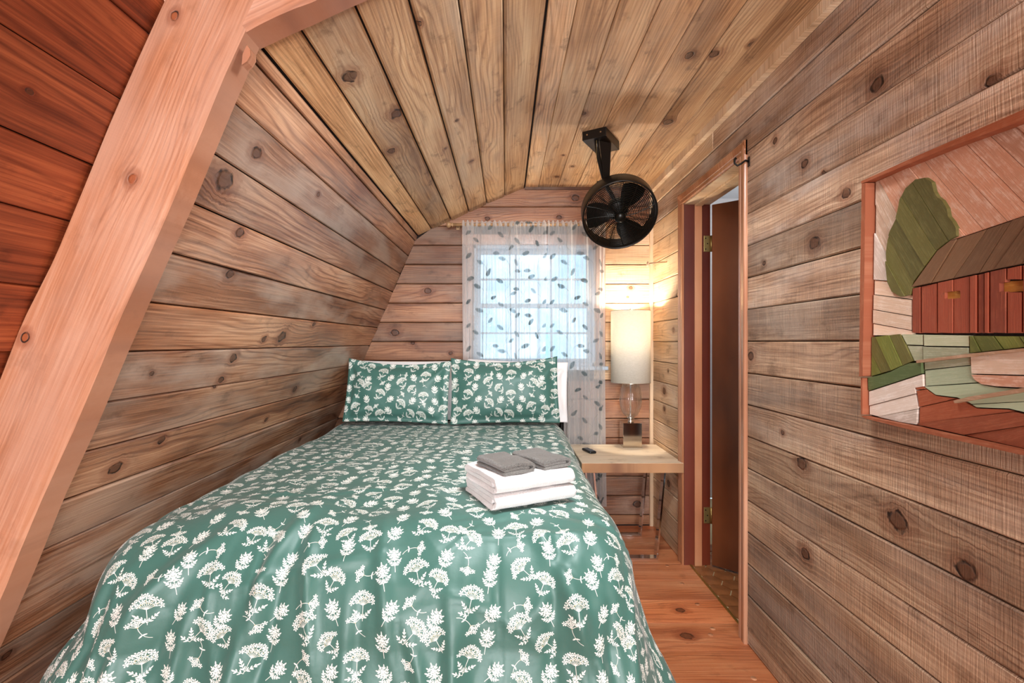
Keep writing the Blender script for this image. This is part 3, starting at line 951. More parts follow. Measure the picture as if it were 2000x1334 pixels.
# ---- window
win = empty('window_1', (.19, YB, WZ0), kind='structure', label='white double-hung window with small panes behind the sheer curtains')
def Wp(mb, name, mat, parent=win): 
    o = mb.build(name, mat, parent)
    if parent is win: o.location = -win.location
    return o
for (x0, x1, z0, z1) in ((WX0 - .065, WX0, WZ0 - .0, WZ1), (WX1, WX1 + .065, WZ0, WZ1), (WX0 - .075, WX1 + .075, WZ1, WZ1 + .07)):
    Wp(MB().box(x0, x1, YB - .018, YB, z0, z1, .003), 'casing', M['casing'])
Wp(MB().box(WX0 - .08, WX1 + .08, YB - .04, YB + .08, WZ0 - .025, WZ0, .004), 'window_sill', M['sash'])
fr = MB(); t_ = .022
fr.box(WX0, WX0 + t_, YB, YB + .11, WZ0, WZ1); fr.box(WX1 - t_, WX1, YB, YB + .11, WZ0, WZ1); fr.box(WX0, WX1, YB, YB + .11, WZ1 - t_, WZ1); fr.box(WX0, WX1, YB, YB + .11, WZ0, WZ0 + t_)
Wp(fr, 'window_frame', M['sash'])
ZM = H + (VY - 597) * YB / F
for (z0, z1, yo) in ((ZM - .012, WZ1 - t_, .075), (WZ0 + t_, ZM + .018, .045)):
    x0, x1 = WX0 + t_, WX1 - t_; y = YB + yo; b = .028
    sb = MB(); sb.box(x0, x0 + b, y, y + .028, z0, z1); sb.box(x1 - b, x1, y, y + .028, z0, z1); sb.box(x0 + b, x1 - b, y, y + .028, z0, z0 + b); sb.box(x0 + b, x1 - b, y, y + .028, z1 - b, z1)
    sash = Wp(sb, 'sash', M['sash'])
    gx0, gx1, gz0, gz1 = x0 + b, x1 - b, z0 + b, z1 - b; mw = .007
    for i in (1, 2):
        xx = gx0 + (gx1 - gx0) * i / 3
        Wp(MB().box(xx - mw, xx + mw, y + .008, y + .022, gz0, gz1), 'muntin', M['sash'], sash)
    zz = (gz0 + gz1) / 2
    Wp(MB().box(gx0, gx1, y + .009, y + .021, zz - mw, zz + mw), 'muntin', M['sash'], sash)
    for i in range(3):
        for j in range(2):
            px0, px1 = gx0 + (gx1 - gx0) * i / 3 + mw, gx0 + (gx1 - gx0) * (i + 1) / 3 - mw
            pz0, pz1 = (gz0 + mw * j if j == 0 else zz + mw), (zz - mw if j == 0 else gz1)
            Wp(MB().box(px0, px1, y + .0135, y + .0165, pz0, pz1), 'pane', M['pane'], sash)

# ================================================================== CURTAINS
YC = 3.255
rodz = H + (VY - 439) * YC / F
rod = empty('curtain_rod', (.2, YC, rodz), 'slim wooden curtain rod with a turned ball finial above the window', 'curtain rod')
rx0 = (884 - VX) * YC / F
def sub(parent, mb, name, mat):
    o = mb.build(name, mat, parent)
    if parent: o.location = -parent_loc(parent)
    return o
sub(rod, MB().tube([(rx0, YC, rodz), (.78, YC, rodz)], .011, 14), 'pole', M['rodwood'])
for sgn, xx in ((-1, rx0), (1, .78)):
    f_ = MB().lathe([(.0002, -.004), (.013, -.003), (.015, .002), (.010, .007), (.010, .011), (.017, .016), (.021, .024), (.019, .033), (.011, .041), (.0002, .043)], 20)
    o = f_.build('finial', M['rodwood'], rod); o.matrix_local = Matrix.Translation((xx - .2, 0, 0)) @ Matrix.Rotation(sgn * PI / 2, 4, 'Y')
for xx in (rx0 + .03, .74):
    sub(rod, MB().tube([(xx, YC + .004, rodz), (xx, YB - .002, rodz)], .006, 8).box(xx - .012, xx + .012, YB - .005, YB - .0005, rodz - .02, rodz + .02, .001), 'bracket', M['rodwood'])


def curtain(x0, x1, ztop, zbot, seed, label, flare=0., gather=1.2):
    nu, nv = 420, 90
    u = np.linspace(0, 1, nu)[None, :]; v = np.linspace(0, 1, nv)[:, None]         # v 0 top
    U = u + 0 * v; V = v + 0 * u
    rr = np.random.default_rng(seed)
    ph = np.zeros_like(U); W = x1 - x0
    X = x0 + W * U + flare * V * (U - .0) 
    d = np.zeros_like(U)
    for k, (fr_, am, p0, vs_) in enumerate([(2.6, .014, 0, .5), (5.2, .014, 1.1, .9), (10.5, .005, 2.2, -.5), (1.7, .010, .4, .3)]):
        q = fr_ * W / .5 * (U + .03 * np.sin(3 * V + k)) * 2 * PI + p0 + rr.uniform(0, 6) + vs_ * V
        a = am * (.5 + .9 * vnoise(U * 6 + seed, V * 1.2 + k, seed + k) + .6 * np.minimum(V * 4, 1) * .8)
        s = np.sin(q); d += a * np.sign(s) * np.abs(s) ** .8
    for c0, wd in zip(rr.uniform(.08, .92, 4), rr.uniform(.030, .042, 4)):      # deep bunched pleats
        cc_ = c0 + .03 * np.sin(V * 2.2 + c0 * 9); e = np.exp(-((U - cc_) * W / .045) ** 2)
        d += e * .016 * np.sin((U - cc_) * W / wd * 2 * PI) * np.clip(V * 5, .3, 1)
    top = np.exp(-V * 22)
    fine = .006 * np.sin(U * W / .017 * 2 * PI * .5 + 2 * np.sin(U * 9)) 
    d = d * (1 - .75 * top) + fine * top * 1.6 + fine * .15 * np.exp(-V * 9)
    d = np.clip(d * 1.25, -.028, .024)
    # around the rod the pocket wraps the pole
    Zt = ztop + .006 * np.sin(U * W / .03 * 2 * PI) * np.exp(-V * 60)
    Z = Zt + (zbot - Zt) * V
    bul = .014 * np.exp(-((Z - rodz) / .012) ** 2)
    Y = YC - .004 - d - bul
    X = X + .010 * np.sin(U * 23 + 3 * V) * V
    P = np.stack([X, Y, Z], -1)
    UV = np.stack([x0 + U * W * gather + seed * .17, Z], -1)
    o = grid_mb(P, UV).build('curtain', M['sheer'])
    return tag(o, label, 'curtain', 'sheer curtains at the window')


cx0 = (903 - VX) * YC / F; cx1 = .672
curtain(cx0, .274, rodz + .022, .16, 2, 'left sheer white curtain panel printed with grey-green leaves, behind the pillows', -.012)
curtain(.279, cx1, rodz + .022, .14, 6, 'right sheer leaf-printed curtain panel hanging down behind the nightstand', .0)

# ================================================================== BED
bed = empty('bed', (-.37, 2.2, 0), 'low double bed with a black metal frame, hidden under the green duvet', 'bed')
BX0, BX1, BY0, BY1 = -1.03, .28, 1.33, 3.15
sub(bed, MB().box(BX0, BX1, BY0, BY1 - .03, .42, .695, .05), 'mattress', M['mattress'])
sub(bed, MB().box(BX0 + .01, BX1 - .01, BY0 + .01, BY1 - .04, .24, .415, .01), 'box_spring', M['mattress'])
fr = MB(); 
for x in (BX0 + .01, BX1 - .05): fr.box(x, x + .04, BY0, BY1, .20, .235)
for y in (BY0, 2.2, BY1 - .04): fr.box(BX0 + .02, BX1 - .02, y, y + .04, .20, .235)
sub(bed, fr, 'bed_frame', M['iron'])
for x in (BX0 + .05, BX1 - .09):
    for y in (BY0 + .06, BY1 - .12): sub(bed, MB().box(x, x + .04, y, y + .04, 0, .20, .003), 'leg', M['iron'])
hb = MB(); hy = 3.155
hb.tube([(-.96, hy, .1), (-.96, hy, 1.0)], .014, 10); hb.tube([(.362, hy, .1), (.362, hy, 1.03)], .014, 10)
hb.tube([(-.96, hy, .98), (.362, hy, .98)], .010, 8); hb.tube([(-.96, hy, .70), (.362, hy, .70)], .008, 8)
for i in range(1, 9): hb.tube([(-.96 + i * .147, hy, .7), (-.96 + i * .147, hy, .98)], .006, 6)
sub(bed, hb, 'headboard', M['iron'])

# ---- duvet
def duvet():
    ix0, ix1, iy0, iy1 = -.955, .225, 1.42, 4.0
    r0 = .125; rf = .25; hang = .56; zt = .757
    st = .0095
    A = np.arange(ix0 - hang, ix1 + hang + st, st); B = np.arange(iy0 - hang - .14, 3.06, st)
    a, b = np.meshgrid(A, B)
    # foot of the bed is a touch narrower on the right
    cx = np.clip(a, ix0, ix1); cy = np.clip(b, iy0, iy1)
    dx, dy = a - cx, b - cy; d = np.hypot(dx, dy)
    nx = np.where(d > 0, dx / np.maximum(d, 1e-9), 0); ny = np.where(d > 0, dy / np.maximum(d, 1e-9), 0)
    r = r0 + (rf - r0) * ny ** 2
    q = np.clip(d / r, 0, PI / 2); s = np.maximum(d - r * PI / 2, 0)
    corner = np.minimum(np.abs(nx), np.abs(ny)) * 2 ** .5
    flare = .16 + .34 * corner + .10 * (np.abs(ny) > .9)
    flare = np.where(nx > .5, flare, flare + .03)
    # fold waves running down the drape; t = position round the edge
    t = np.where(np.abs(ny) > np.abs(nx), cx + .5 * nx, -cy * np.sign(nx + 1e-9) + .5 * ny)
    per = cx * (np.abs(ny) > 0) + np.arctan2(ny, nx) * .12 + cy * (np.abs(nx) > .0) * .9
    amp = .036 * np.clip(s / .25, 0, 1)
    wave = amp * (np.sin(per * 21 + 1.5 * s) * .55 + np.sin(per * 37 + 2.1 + 4 * s) * .25 + .9 * vnoise(per * 9, s * 2 + .3, 4))
    wave *= 1 + 1.2 * corner
    out = r * np.sin(q) + s * flare / np.sqrt(1 + flare ** 2) + wave
    X = cx + nx * out; Y = cy + ny * out
    Z = zt - r * (1 - np.cos(q)) - s / np.sqrt(1 + flare ** 2)
    # plump centre and settled edges, towels press in a little
    X = X + .022 * np.clip((b - 1.4) / 1.6, 0, 1) * (a > 0) * np.clip(a / .27, 0, 1)
    u = (a - ix0) / (ix1 - ix0); 
    Z += .012 * np.sin(np.clip(u, 0, 1) * PI) - .006
    # gather field of creases and puckers
    disp = .022 * vnoise(a * 5.2 + 3, b * 4.1, 1) + .008 * vnoise(a * 11, b * 9 + 2, 2)
    rr = np.random.default_rng(21)
    def crease(x, y, ang, L, wd, am, curve=0.):
        ca, sa = math.cos(ang), math.sin(ang)
        p = (a - x) * ca + (b - y) * sa; n_ = -(a - x) * sa + (b - y) * ca - curve * p * p
        m_ = np.clip(1 - (p / L) ** 2, 0, 1) ** 1.5
        return am * m_ * np.exp(-(n_ / wd) ** 2)
    for i in range(46):      # short puckers over the top and brow of the bed
        x, y = rr.uniform(-1.1, .35), rr.uniform(1.1, 3.0)
        disp += crease(x, y, rr.uniform(-.9, .9) + (PI / 2 if rr.random() < .35 else 0), rr.uniform(.08, .28), rr.uniform(.008, .02), rr.uniform(-.006, .008), rr.uniform(-1, 1))
    for i in range(30):      # long folds hanging over the foot
        x = rr.uniform(-1.1, .4)
        disp += crease(x, rr.uniform(.82, 1.15), PI / 2 + (x + .35) * .45 + rr.uniform(-.3, .3), rr.uniform(.15, .36), rr.uniform(.010, .030), rr.uniform(-.012, .014), rr.uniform(-.7, .7))
    for (x, y, ang, L, wd, am) in ((-.62, 1.12, 1.35, .34, .022, .016), (-.13, 1.0, 1.62, .26, .018, .012), (.18, 1.1, 2.0, .30, .022, .018), (-.50, 1.2, .2, .30, .016, .009), (-.02, 1.12, 1.6, .2, .009, -.007),
                                   (-.30, 1.16, 1.75, .28, .018, .011), (-.88, 1.15, .85, .30, .03, .016), (.05, 1.3, .05, .25, .012, .006)):
        disp += crease(x, y, ang, L, wd, am)
    for i in range(34):      # thin sharp puckers
        x, y = rr.uniform(-1.25, .45), rr.uniform(.95, 1.9)
        disp += crease(x, y, PI / 2 + rr.uniform(-.7, .7) if rr.random() < .7 else rr.uniform(-.5, .5), rr.uniform(.06, .2), rr.uniform(.004, .009), rr.uniform(-.005, .006), rr.uniform(-2, 2))
    disp *= 1.0 + .5 * np.clip((1.7 - b) / .4, 0, 1)
    # press-folds from packing: faint straight ridges
    disp += .0022 * np.exp(-((a + .36) / .006) ** 2) + .0020 * np.exp(-((b - 2.15) / .006) ** 2)
    # stay above the mattress, flatten under the towels
    tw = np.clip(1 - (((a - .04) / .26) ** 2 + ((b - 1.6) / .24) ** 2), 0, 1); disp *= 1 - np.clip(tw * 3, 0, 1)
    P = np.stack([X, Y, Z], -1)
    gu = np.gradient(P, axis=1); gv = np.gradient(P, axis=0); N = np.cross(gu, gv); N /= np.linalg.norm(N, axis=-1, keepdims=True) + 1e-12
    P += N * disp[..., None]
    P[..., 2] = np.maximum(P[..., 2], .02)
    P[..., 2] = np.where((b > 2.72) & (d < .02), np.minimum(P[..., 2], .752), P[..., 2])
    # keep clear of the slanting wall
    lim = KNX - SL * (KNZ - P[..., 2]) + .012; P[..., 0] = np.maximum(P[..., 0], lim)
    return grid_mb(P, np.stack([a, b], -1))


dv = duvet().build('duvet', M['duvet'])
sol = dv.modifiers.new('thickness', 'SOLIDIFY'); sol.thickness = .008; sol.offset = -1
tag(dv, 'green sateen duvet with white flower sprigs spread over the bed', 'duvet')


# ---- pillows
def pillow(name, W, Hh, Tk, mat, loc, tilt, yaw, label, group, roll=0., flange=.028, ear=.10, seed=0, uvo=0.):
    n = 46; m_ = 34
    u = np.linspace(-1, 1, n)[None, :] + np.zeros((m_, 1)); v = np.linspace(-1, 1, m_)[:, None] + np.zeros((1, n))
    X = W / 2 * u * (1 - .022 * (1 - v ** 2)); Yv = Hh / 2 * v * (1 - np.where(v > 0, ear * 1.7, ear * .5) * (1 - u ** 2))
    uu = np.clip(np.abs(u) * (W / 2) / (W / 2 - flange), 0, 1); vv = np.clip(np.abs(v) * (Hh / 2) / (Hh / 2 - flange), 0, 1)
    th = Tk / 2 * (np.clip(1 - uu ** 2.6, 0, 1) * np.clip(1 - vv ** 2.4, 0, 1)) ** .55 + .003
    wr_ = .009 * vnoise(u * 3 + seed, v * 3, seed) + .006 * vnoise(u * 7 + seed, v * 6 + 2, seed + 1)
    # puckers running in from the corners
    for sx in (-1, 1):
        for sy in (-1, 1):
            rx, ry = (u - sx) * W / 2, (v - sy) * Hh / 2; a_ = np.arctan2(ry, rx); dd = np.hypot(rx, ry)
            wr_ += .010 * np.sin(a_ * 9 + seed) * np.exp(-((dd - .09) / .07) ** 2)
    th2 = th + wr_ * (th > .004)
    P1 = np.stack([X, Yv, th2], -1); P2 = np.stack([X, Yv, -th], -1)
    mb = grid_mb(P1, np.stack([X + uvo, Yv], -1)); k = len(mb.v)
    b2 = grid_mb(P2, np.stack([X + uvo + .2, Yv], -1))
    mb.v += b2.v; mb.f += [tuple(i + k for i in f[::-1]) for f in b2.f]; mb.s += b2.s; mb.uv = np.concatenate([mb.uv, b2.uv])
    bd = [(0, j) for j in range(n)] + [(i, n - 1) for i in range(1, m_)] + [(m_ - 1, j) for j in range(n - 2, -1, -1)] + [(i, 0) for i in range(m_ - 2, 0, -1)]
    ids = [i * n + j for i, j in bd]
    for p, q in zip(ids, ids[1:] + ids[:1]): mb.f.append((q, p, p + k, q + k)); mb.s.append(False)
    # stand it up: local y -> up, local z -> towards the camera
    Mx = Matrix.Translation(loc) @ Matrix.Rotation(yaw, 4, 'Z') @ Matrix.Rotation(PI / 2 - tilt, 4, 'X') @ Matrix.Rotation(roll, 4, 'Z')
    o = mb.build(name, mat, None, Mx)
    return tag(o, label, 'pillow', group)


pz = .748
pillow('pillow', .625, .385, .12, M['duvet'], (-.652, 2.93, pz + .208), math.radians(14), 0, 'left green floral sham pillow, next to the slanting plank wall', 'green floral shams', roll=math.radians(-1.5), seed=3, uvo=.0)
pillow('pillow', .652, .405, .13, M['duvet'], (-.007, 2.93, pz + .213), math.radians(14), 0, 'right green floral sham pillow, in front of the window', 'green floral shams', roll=math.radians(1), seed=8, uvo=.13)
pillow('pillow', .62, .375, .10, M['linen'], (-.60, 3.065, pz + .200), math.radians(14), 0, 'white pillow peeking out above the left green sham', 'white pillows behind the shams', ear=.02, seed=12)
pillow('pillow', .64, .38, .10, M['linen'], (.070, 3.065, pz + .198), math.radians(14), 0, 'white pillow sticking out behind the right green sham', 'white pillows behind the shams', ear=.02, seed=15, roll=math.radians(-2))


# ---- towels
def ribbon_section(path, th):
    """thick outline round a 2-D centre line"""
    P = [Vector((p[0], p[1])) for p in path]; L, R = [], []
    for i, p in enumerate(P):
        t = (P[min(i + 1, len(P) - 1)] - P[max(i - 1, 0)]).normalized(); n = Vector((-t.y, t.x))
        L.append(p + n * th / 2); R.append(p - n * th / 2)
    e = P[-1] - P[-2]; e.normalize(); s0 = P[0] - P[1]; s0.normalize()
    return L + [P[-1] + e * th * .4] + R[::-1] + [P[0] + s0 * th * .4]


def arc(cx, cy, r, a0, a1, n=8, sx=1.):
    return [(cx + sx * r * math.cos(a0 + (a1 - a0) * i / n), cy + r * math.sin(a0 + (a1 - a0) * i / n)) for i in range(n + 1)]


def folded(name, W, D_, th, layers, mat, loc, rotz, label, cat, group, seed=0, nz=.0022, sag=.0):
    """cloth folded in a zigzag; section in (y,z), extruded along x.  Rounded fold faces -y."""
    path = []; r = th / 2 * 1.03
    y0, y1 = -D_ / 2 + th / 2 + r, D_ / 2 - th / 2 - r
    # outer wrap: bottom layer back->front, fold at the front, top layer front->back, fold, inner tuck
    z0 = th / 2; zt = z0 + (layers - 1) * th * 1.12; R = (zt - z0) / 2
    path += [(y1 + .006 - (y1 - y0) * i / 14, z0) for i in range(15)]
    path += arc(y0, z0 + R, R, -PI / 2, -3 * PI / 2, 12, 1.)[1:]
    path += [(y0 + (y1 - y0) * i / 14, zt) for i in range(1, 15)]
    if layers > 2:
        rr = th * .56
        path += arc(y1, zt - rr, rr, PI / 2, -PI / 2, 8)[1:]
        path += [(y1 - (y1 - y0 - .01) * i / 10, zt - 2 * rr) for i in range(1, 11)]
    # arc runs on the -y side
    sec = ribbon_section(path, th * .96); n = len(sec); nx = 30
    X = np.linspace(-W / 2, W / 2, nx); S = np.array([(p.x, p.y) for p in sec])
    P = np.zeros((nx, n, 3)); lay = .006 * vnoise(S[:, 0] * 9 + seed, S[:, 1] * 120 + seed, seed + 5)
    for i, x in enumerate(X):
        e = abs(x) / (W / 2); k = 1 - .03 * e ** 8
        P[i, :, 0] = x + (lay - .004 * (S[:, 1] < .004)) * e ** 6 + .004 * vnoise(S[:, 0] * 18, S[:, 1] * 60, seed) * (e > .9)
        P[i, :, 1] = S[:, 0] * k; P[i, :, 2] = S[:, 1] * (1 - .04 * e ** 6)
    P[..., 2] += nz * 2.2 * vnoise(P[..., 0] * 22 + seed, P[..., 1] * 22, seed) * np.clip(P[..., 2] / .03, 0, 1)
    P[..., 1] += nz * 1.5 * vnoise(P[..., 0] * 30 + seed, P[..., 2] * 40, seed + 2)
    mb = MB(); mb.v = [tuple(map(float, p)) for p in P.reshape(-1, 3)]
    mb.f = [(i * n + k, i * n + (k + 1) % n, (i + 1) * n + (k + 1) % n, (i + 1) * n + k) for i in range(nx - 1) for k in range(n)]
    mb.s = [True] * len(mb.f)
    # end caps: quads across the ribbon
    h = (n - 2) // 2
    for base, flip in ((0, False), ((nx - 1) * n, True)):
        for tri in ((h - 1, h, h + 1), (0, n - 2, n - 1)):
            q = tuple(base + t_ for t_ in tri); mb.f.append(q if flip else q[::-1]); mb.s.append(False)
        for i in range(h - 1):
            a_, b_, c_, d_ = i, i + 1, n - 3 - i, n - 2 - i
            q = (base + a_, base + b_, base + c_, base + d_); mb.f.append(q if flip else q[::-1]); mb.s.append(False)
    o = mb.build(name, mat, None, Matrix.Translation(loc) @ Matrix.Rotation(rotz, 4, 'Z'))
    return tag(o, label, cat, group)


tr = math.atan2(.119, .246)      # direction of the front long side
tcx, tcy = (-.153 + .227) / 2 + .005, (1.563 + 1.49) / 2 + .035
folded('towel', .275, .235, .0138, 3, M['terry_white'], (tcx, tcy, .7635), tr, 'lower folded white bath towel lying on the duvet', 'towel', 'white bath towels on the bed', seed=1)
folded('towel', .272, .232, .0142, 3, M['terry_white'], (tcx - .002, tcy - .002, .8105), tr + .02, 'upper folded white bath towel, on top of the other one', 'towel', 'white bath towels on the bed', seed=5)
zw = .8585
folded('washcloth', .165, .112, .0088, 3, M['terry_grey'], (-.004, 1.520, zw), tr + .10 + PI / 2, 'grey folded washcloth on the towel stack, the left one of the two', 'washcloth', 'grey washcloths', seed=7, nz=.003)
folded('washcloth', .165, .110, .0085, 3, M['terry_grey'], (.113, 1.582, zw), tr + .16 + PI / 2, 'grey folded washcloth on the towel stack, the one nearer the nightstand', 'washcloth', 'grey washcloths', seed=9, nz=.003)

# ================================================================== NIGHTSTAND
ns = empty('nightstand', (.72, 3.0, 0), 'thick pale wooden nightstand on two chrome loop legs in the corner', 'nightstand')
NZ = .572
nx0, nx1, ny0, ny1 = .425, XR - .004, 2.725, 3.224
o = MB().box(-(nx1 - nx0) / 2, (nx1 - nx0) / 2, -(ny1 - ny0) / 2, (ny1 - ny0) / 2, -.056, 0, .003).build('table_top', M['tabletop'], ns)
o.location = Vector(((nx0 + nx1) / 2, (ny0 + ny1) / 2, NZ)) - ns.location
M['edge'] = wood('brown_table_edge', '9A6A44', 'B98A60', 'CFA47C', grey=.1, saw=0., rough=.4, vary=.02, ring=.6, ringf=40.)
e_ = MB().box(-(nx1 - nx0) / 2, (nx1 - nx0) / 2, -.004, 0, -.0545, -.0015, .001).build('front_edge', M['edge'], ns)
e_.location = Vector(((nx0 + nx1) / 2, ny0, NZ)) - ns.location
for yc in (2.815, 3.150):
    lg = MB(); t_ = .009; zt = NZ - .056
    outer = [(.50, zt), (.92, zt), (.872, 0), (.548, 0)]; inner = [(.5105, zt - t_), (.9095, zt - t_), (.8635, t_), (.5565, t_)]
    vs = []
    for y in (yc - .024, yc + .024): vs += [(x, y, z) for x, z in outer] + [(x, y, z) for x, z in inner]
    fs = []
    for i in range(4):
        j = (i + 1) % 4
        fs += [(i, j, 4 + j, 4 + i), (8 + i, 12 + i, 12 + j, 8 + j), (i, 8 + i, 8 + j, j), (4 + i, 4 + j, 12 + j, 12 + i)]
    sub(ns, lg.add(vs, fs), 'leg', M['chrome'])

# ---- remote control
rc = empty('remote_control', (.513, 3.0, NZ), 'small black remote control lying on the pale nightstand', 'remote control', rot=(0, 0, math.radians(18)))
MB().box(-.022, .022, -.056, .056, 0, .016, .006).build('body', M['plastic'], rc)
MB().box(-.014, .014, .018, .042, .0158, .0168, .0003).build('screen', M['button'], rc)
for i in range(3):
    for j in range(4): MB().lathe([(.0001, .0182), (.0038, .0178), (.0042, .0158)], 10, -.012 + i * .012, -.044 + j * .013).build('button', M['button'], rc)

# ---- table lamp
lx, ly = .812, 3.168
lamp = empty('table_lamp', (lx, ly, NZ), 'table lamp with tall white linen drum shade, ribbed glass body and mirror-like square base', 'lamp')
MB().box(-.060, .060, -.052, .052, 0, .158, .0015).build('base', M['nickel'], lamp)
MB().lathe([(.0001, .158), (.020, .158), (.021, .163), (.014, .168), (.014, .176), (.021, .181), (.026, .188), (.0001, .190)], 24).build('neck', M['chrome'], lamp)
g0 = .190
prof = [(.020, 0), (.030, .003), (.046, .018), (.058, .040), (.067, .070), (.0705, .105), (.070, .140), (.063, .185), (.050, .215), (.035, .232), (.020, .238)]
outer_ = [(r, g0 + z) for r, z in prof]; inner_ = [(max(r - .0045, .006), g0 + z + (.006 if z < .01 else 0) - (.003 if z > .23 else 0)) for r, z in prof]
MB().lathe(outer_ + inner_[::-1], 96, closed=True, rib=lambda k, z: .016 * math.cos(k * 2 * PI / 96 * 24)).build('glass_body', M['lampglass'], lamp)
MB().tube([(0, 0, .188), (0, 0, .62)], .004, 8).build('stem', M['chrome'], lamp)
SB, ST = .415, .880
sh_ = MB(); Rb, Rt = .126, .126
sh_.lathe([(Rb, SB), (Rt, ST), (Rt - .0015, ST), (Rb - .0015, SB)], 64, closed=True)
shade = sh_.build('shade', M['shade'], lamp)
for z_ in (SB, ST):
    MB().ring(Rb, .0018, z_, 64, 6).build('rim_wire', M['nickel'], shade)
sp = MB(); zs = ST - .02
for k in range(3):
    a_ = k * 2 * PI / 3 + .3; sp.tube([(.008 * math.cos(a_), .008 * math.sin(a_), zs), ((Rt - .002) * math.cos(a_), (Rt - .002) * math.sin(a_), zs)], .0015, 6)
sp.ring(.010, .002, zs, 20, 6)
sp.build('spider', M['nickel'], shade)
MB().lathe([(.0001, ST - .02), (.004, ST - .018), (.004, ST - .005), (.009, ST + .002), (.007, ST + .012), (.0001, ST + .016)], 14).build('finial', M['nickel'], lamp)
hp = MB()
for sgn in (-1, 1): hp.tube([(sgn * .010, 0, .66), (sgn * .035, 0, .70), (sgn * .045, 0, .77), (sgn * .030, 0, .83), (0, 0, ST - .02)], .0016, 6)
hp.build('harp', M['nickel'], lamp)
MB().lathe([(.0001, .62), (.016, .62), (.018, .66), (.014, .70), (.0001, .70)], 16).build('socket', M['nickel'], lamp)

# ================================================================== CEILING FAN
fan = empty('ceiling_fan', (.49, 2.5, ZC), 'round black cage fan hanging from the plank ceiling on a bent arm', 'fan')
fu = Vector((.86, -.51, 0)).normalized(); fv = Vector((.51, .86, 0)).normalized()
bxm = MB().box(-.062, .062, -.105, .105, -.045, 0, .002).build('mount_box', M['bronze'], fan)
bxm.matrix_local = frame((0, 0, 0), fu, fv, Vector((0, 0, 1)))
for x in (-.035, .035): MB().tube([(x, -.105, -.022), (x, -.1085, -.022)], .004, 8).build('screw', M['nickel'], bxm)
FC = Vector((.605, 2.60, 1.937)); ax = Vector((-.03, -.75, -.66)).normalized()
back = FC - ax * .085
a_top = Vector((.455, 2.44, ZC - .045))
arm_pts = [a_top + Vector((0, 0, .004)), a_top + Vector((.004, .01, -.03)), Vector((.480, 2.50, 2.185)), Vector((.510, 2.55, 2.12)), Vector((.545, 2.60, 2.07)), back + Vector((-.02, .0, .05)), back]
def rel(p, o=fan): return Vector(p) - o.location
MB().tube([rel(p) for p in arm_pts], .011, 12).build('arm', M['bronze'], fan)
# tapered sheet bracket behind the tube
pl = MB()
pa, pb = Vector((.470, 2.44, ZC - .045)), Vector((.535, 2.47, ZC - .045))
pc, pd = Vector((.545, 2.56, 2.075)), Vector((.515, 2.545, 2.075))
off_ = Vector((0, .006, 0))
vs = [rel(p) for p in (pa, pb, pc, pd)] + [rel(p + off_) for p in (pa, pb, pc, pd)]
pl.add(vs, [(0, 1, 2, 3), (7, 6, 5, 4), (0, 4, 5, 1), (1, 5, 6, 2), (2, 6, 7, 3), (3, 7, 4, 0)]).build('bracket_plate', M['bronze'], fan)
kc = Vector((.527, 2.575, 2.095))
for sgn in (-1, 1):
    p = kc + fu * .030 * sgn
    k_ = MB().tube([rel(kc + fu * .008 * sgn), rel(p)], .005, 8); k_.tube([rel(p), rel(p + fu * .014 * sgn)], .014, 14); k_.build('clamp_knob', M['bronze'], fan)
ch = MB()
c0 = Vector((.452, 2.425, ZC - .052))
for i in range(34): 
    p = rel(c0 - Vector((0, 0, .006 * i))); ch.lathe([(.0001, p.z - .002), (.002, p.z), (.0001, p.z + .002)], 6, p.x, p.y)
ch.build('pull_chain', M['brass'], fan)
# head: local z = facing direction
q = ax.to_track_quat('Z', 'Y'); HM = Matrix.Translation(rel(FC)) @ q.to_matrix().to_4x4()
R0 = .196
head = MB().lathe([(R0 - .004, .034), (R0, .036), (R0 + .002, .030), (R0 + .002, -.050), (R0 - .006, -.060), (R0 - .012, -.056), (R0 - .008, -.045), (R0 - .008, .028)], 72, closed=True).build('housing_ring', M['bronze'], fan, HM)
gr = MB()
rs_ = [.030 + .0084 * i for i in range(19)]
dome = lambda r: .036 - .020 * (r / R0) ** 2
for r_ in rs_: gr.ring(r_, .0021, dome(r_), 56, 4)
for k in range(15):
    a_ = k * 2 * PI / 15 + .1; tw_ = .25
    pts = []
    for r_ in (.024, .08, .14, .190): pts.append((r_ * math.cos(a_ + tw_ * (r_ / .19)), r_ * math.sin(a_ + tw_ * (r_ / .19)), dome(r_) + .0015))
    gr.tube(pts, .0022, 5, False)
gr.build('front_grille', M['black'], fan, HM)
gb = MB()
for i in range(18): gb.ring(.05 + .0085 * i, .0011, -.058 + .006 * (i / 18), 48, 4)
for k in range(12):
    a_ = k * 2 * PI / 12; gb.tube([(.04 * math.cos(a_), .04 * math.sin(a_), -.060), (.192 * math.cos(a_), .192 * math.sin(a_), -.052)], .0013, 5, False)
gb.build('rear_grille', M['black'], fan, HM)
MB().lathe([(.0001, .066), (.012, .065), (.022, .060), (.029, .050), (.030, .042), (.0001, .040)], 28).build('hub_cap', M['black'], fan, HM)
MB().lathe([(.0001, -.105), (.030, -.103), (.050, -.092), (.056, -.070), (.056, -.035), (.042, -.022), (.0001, -.020)], 32).build('motor', M['black'], fan, HM)
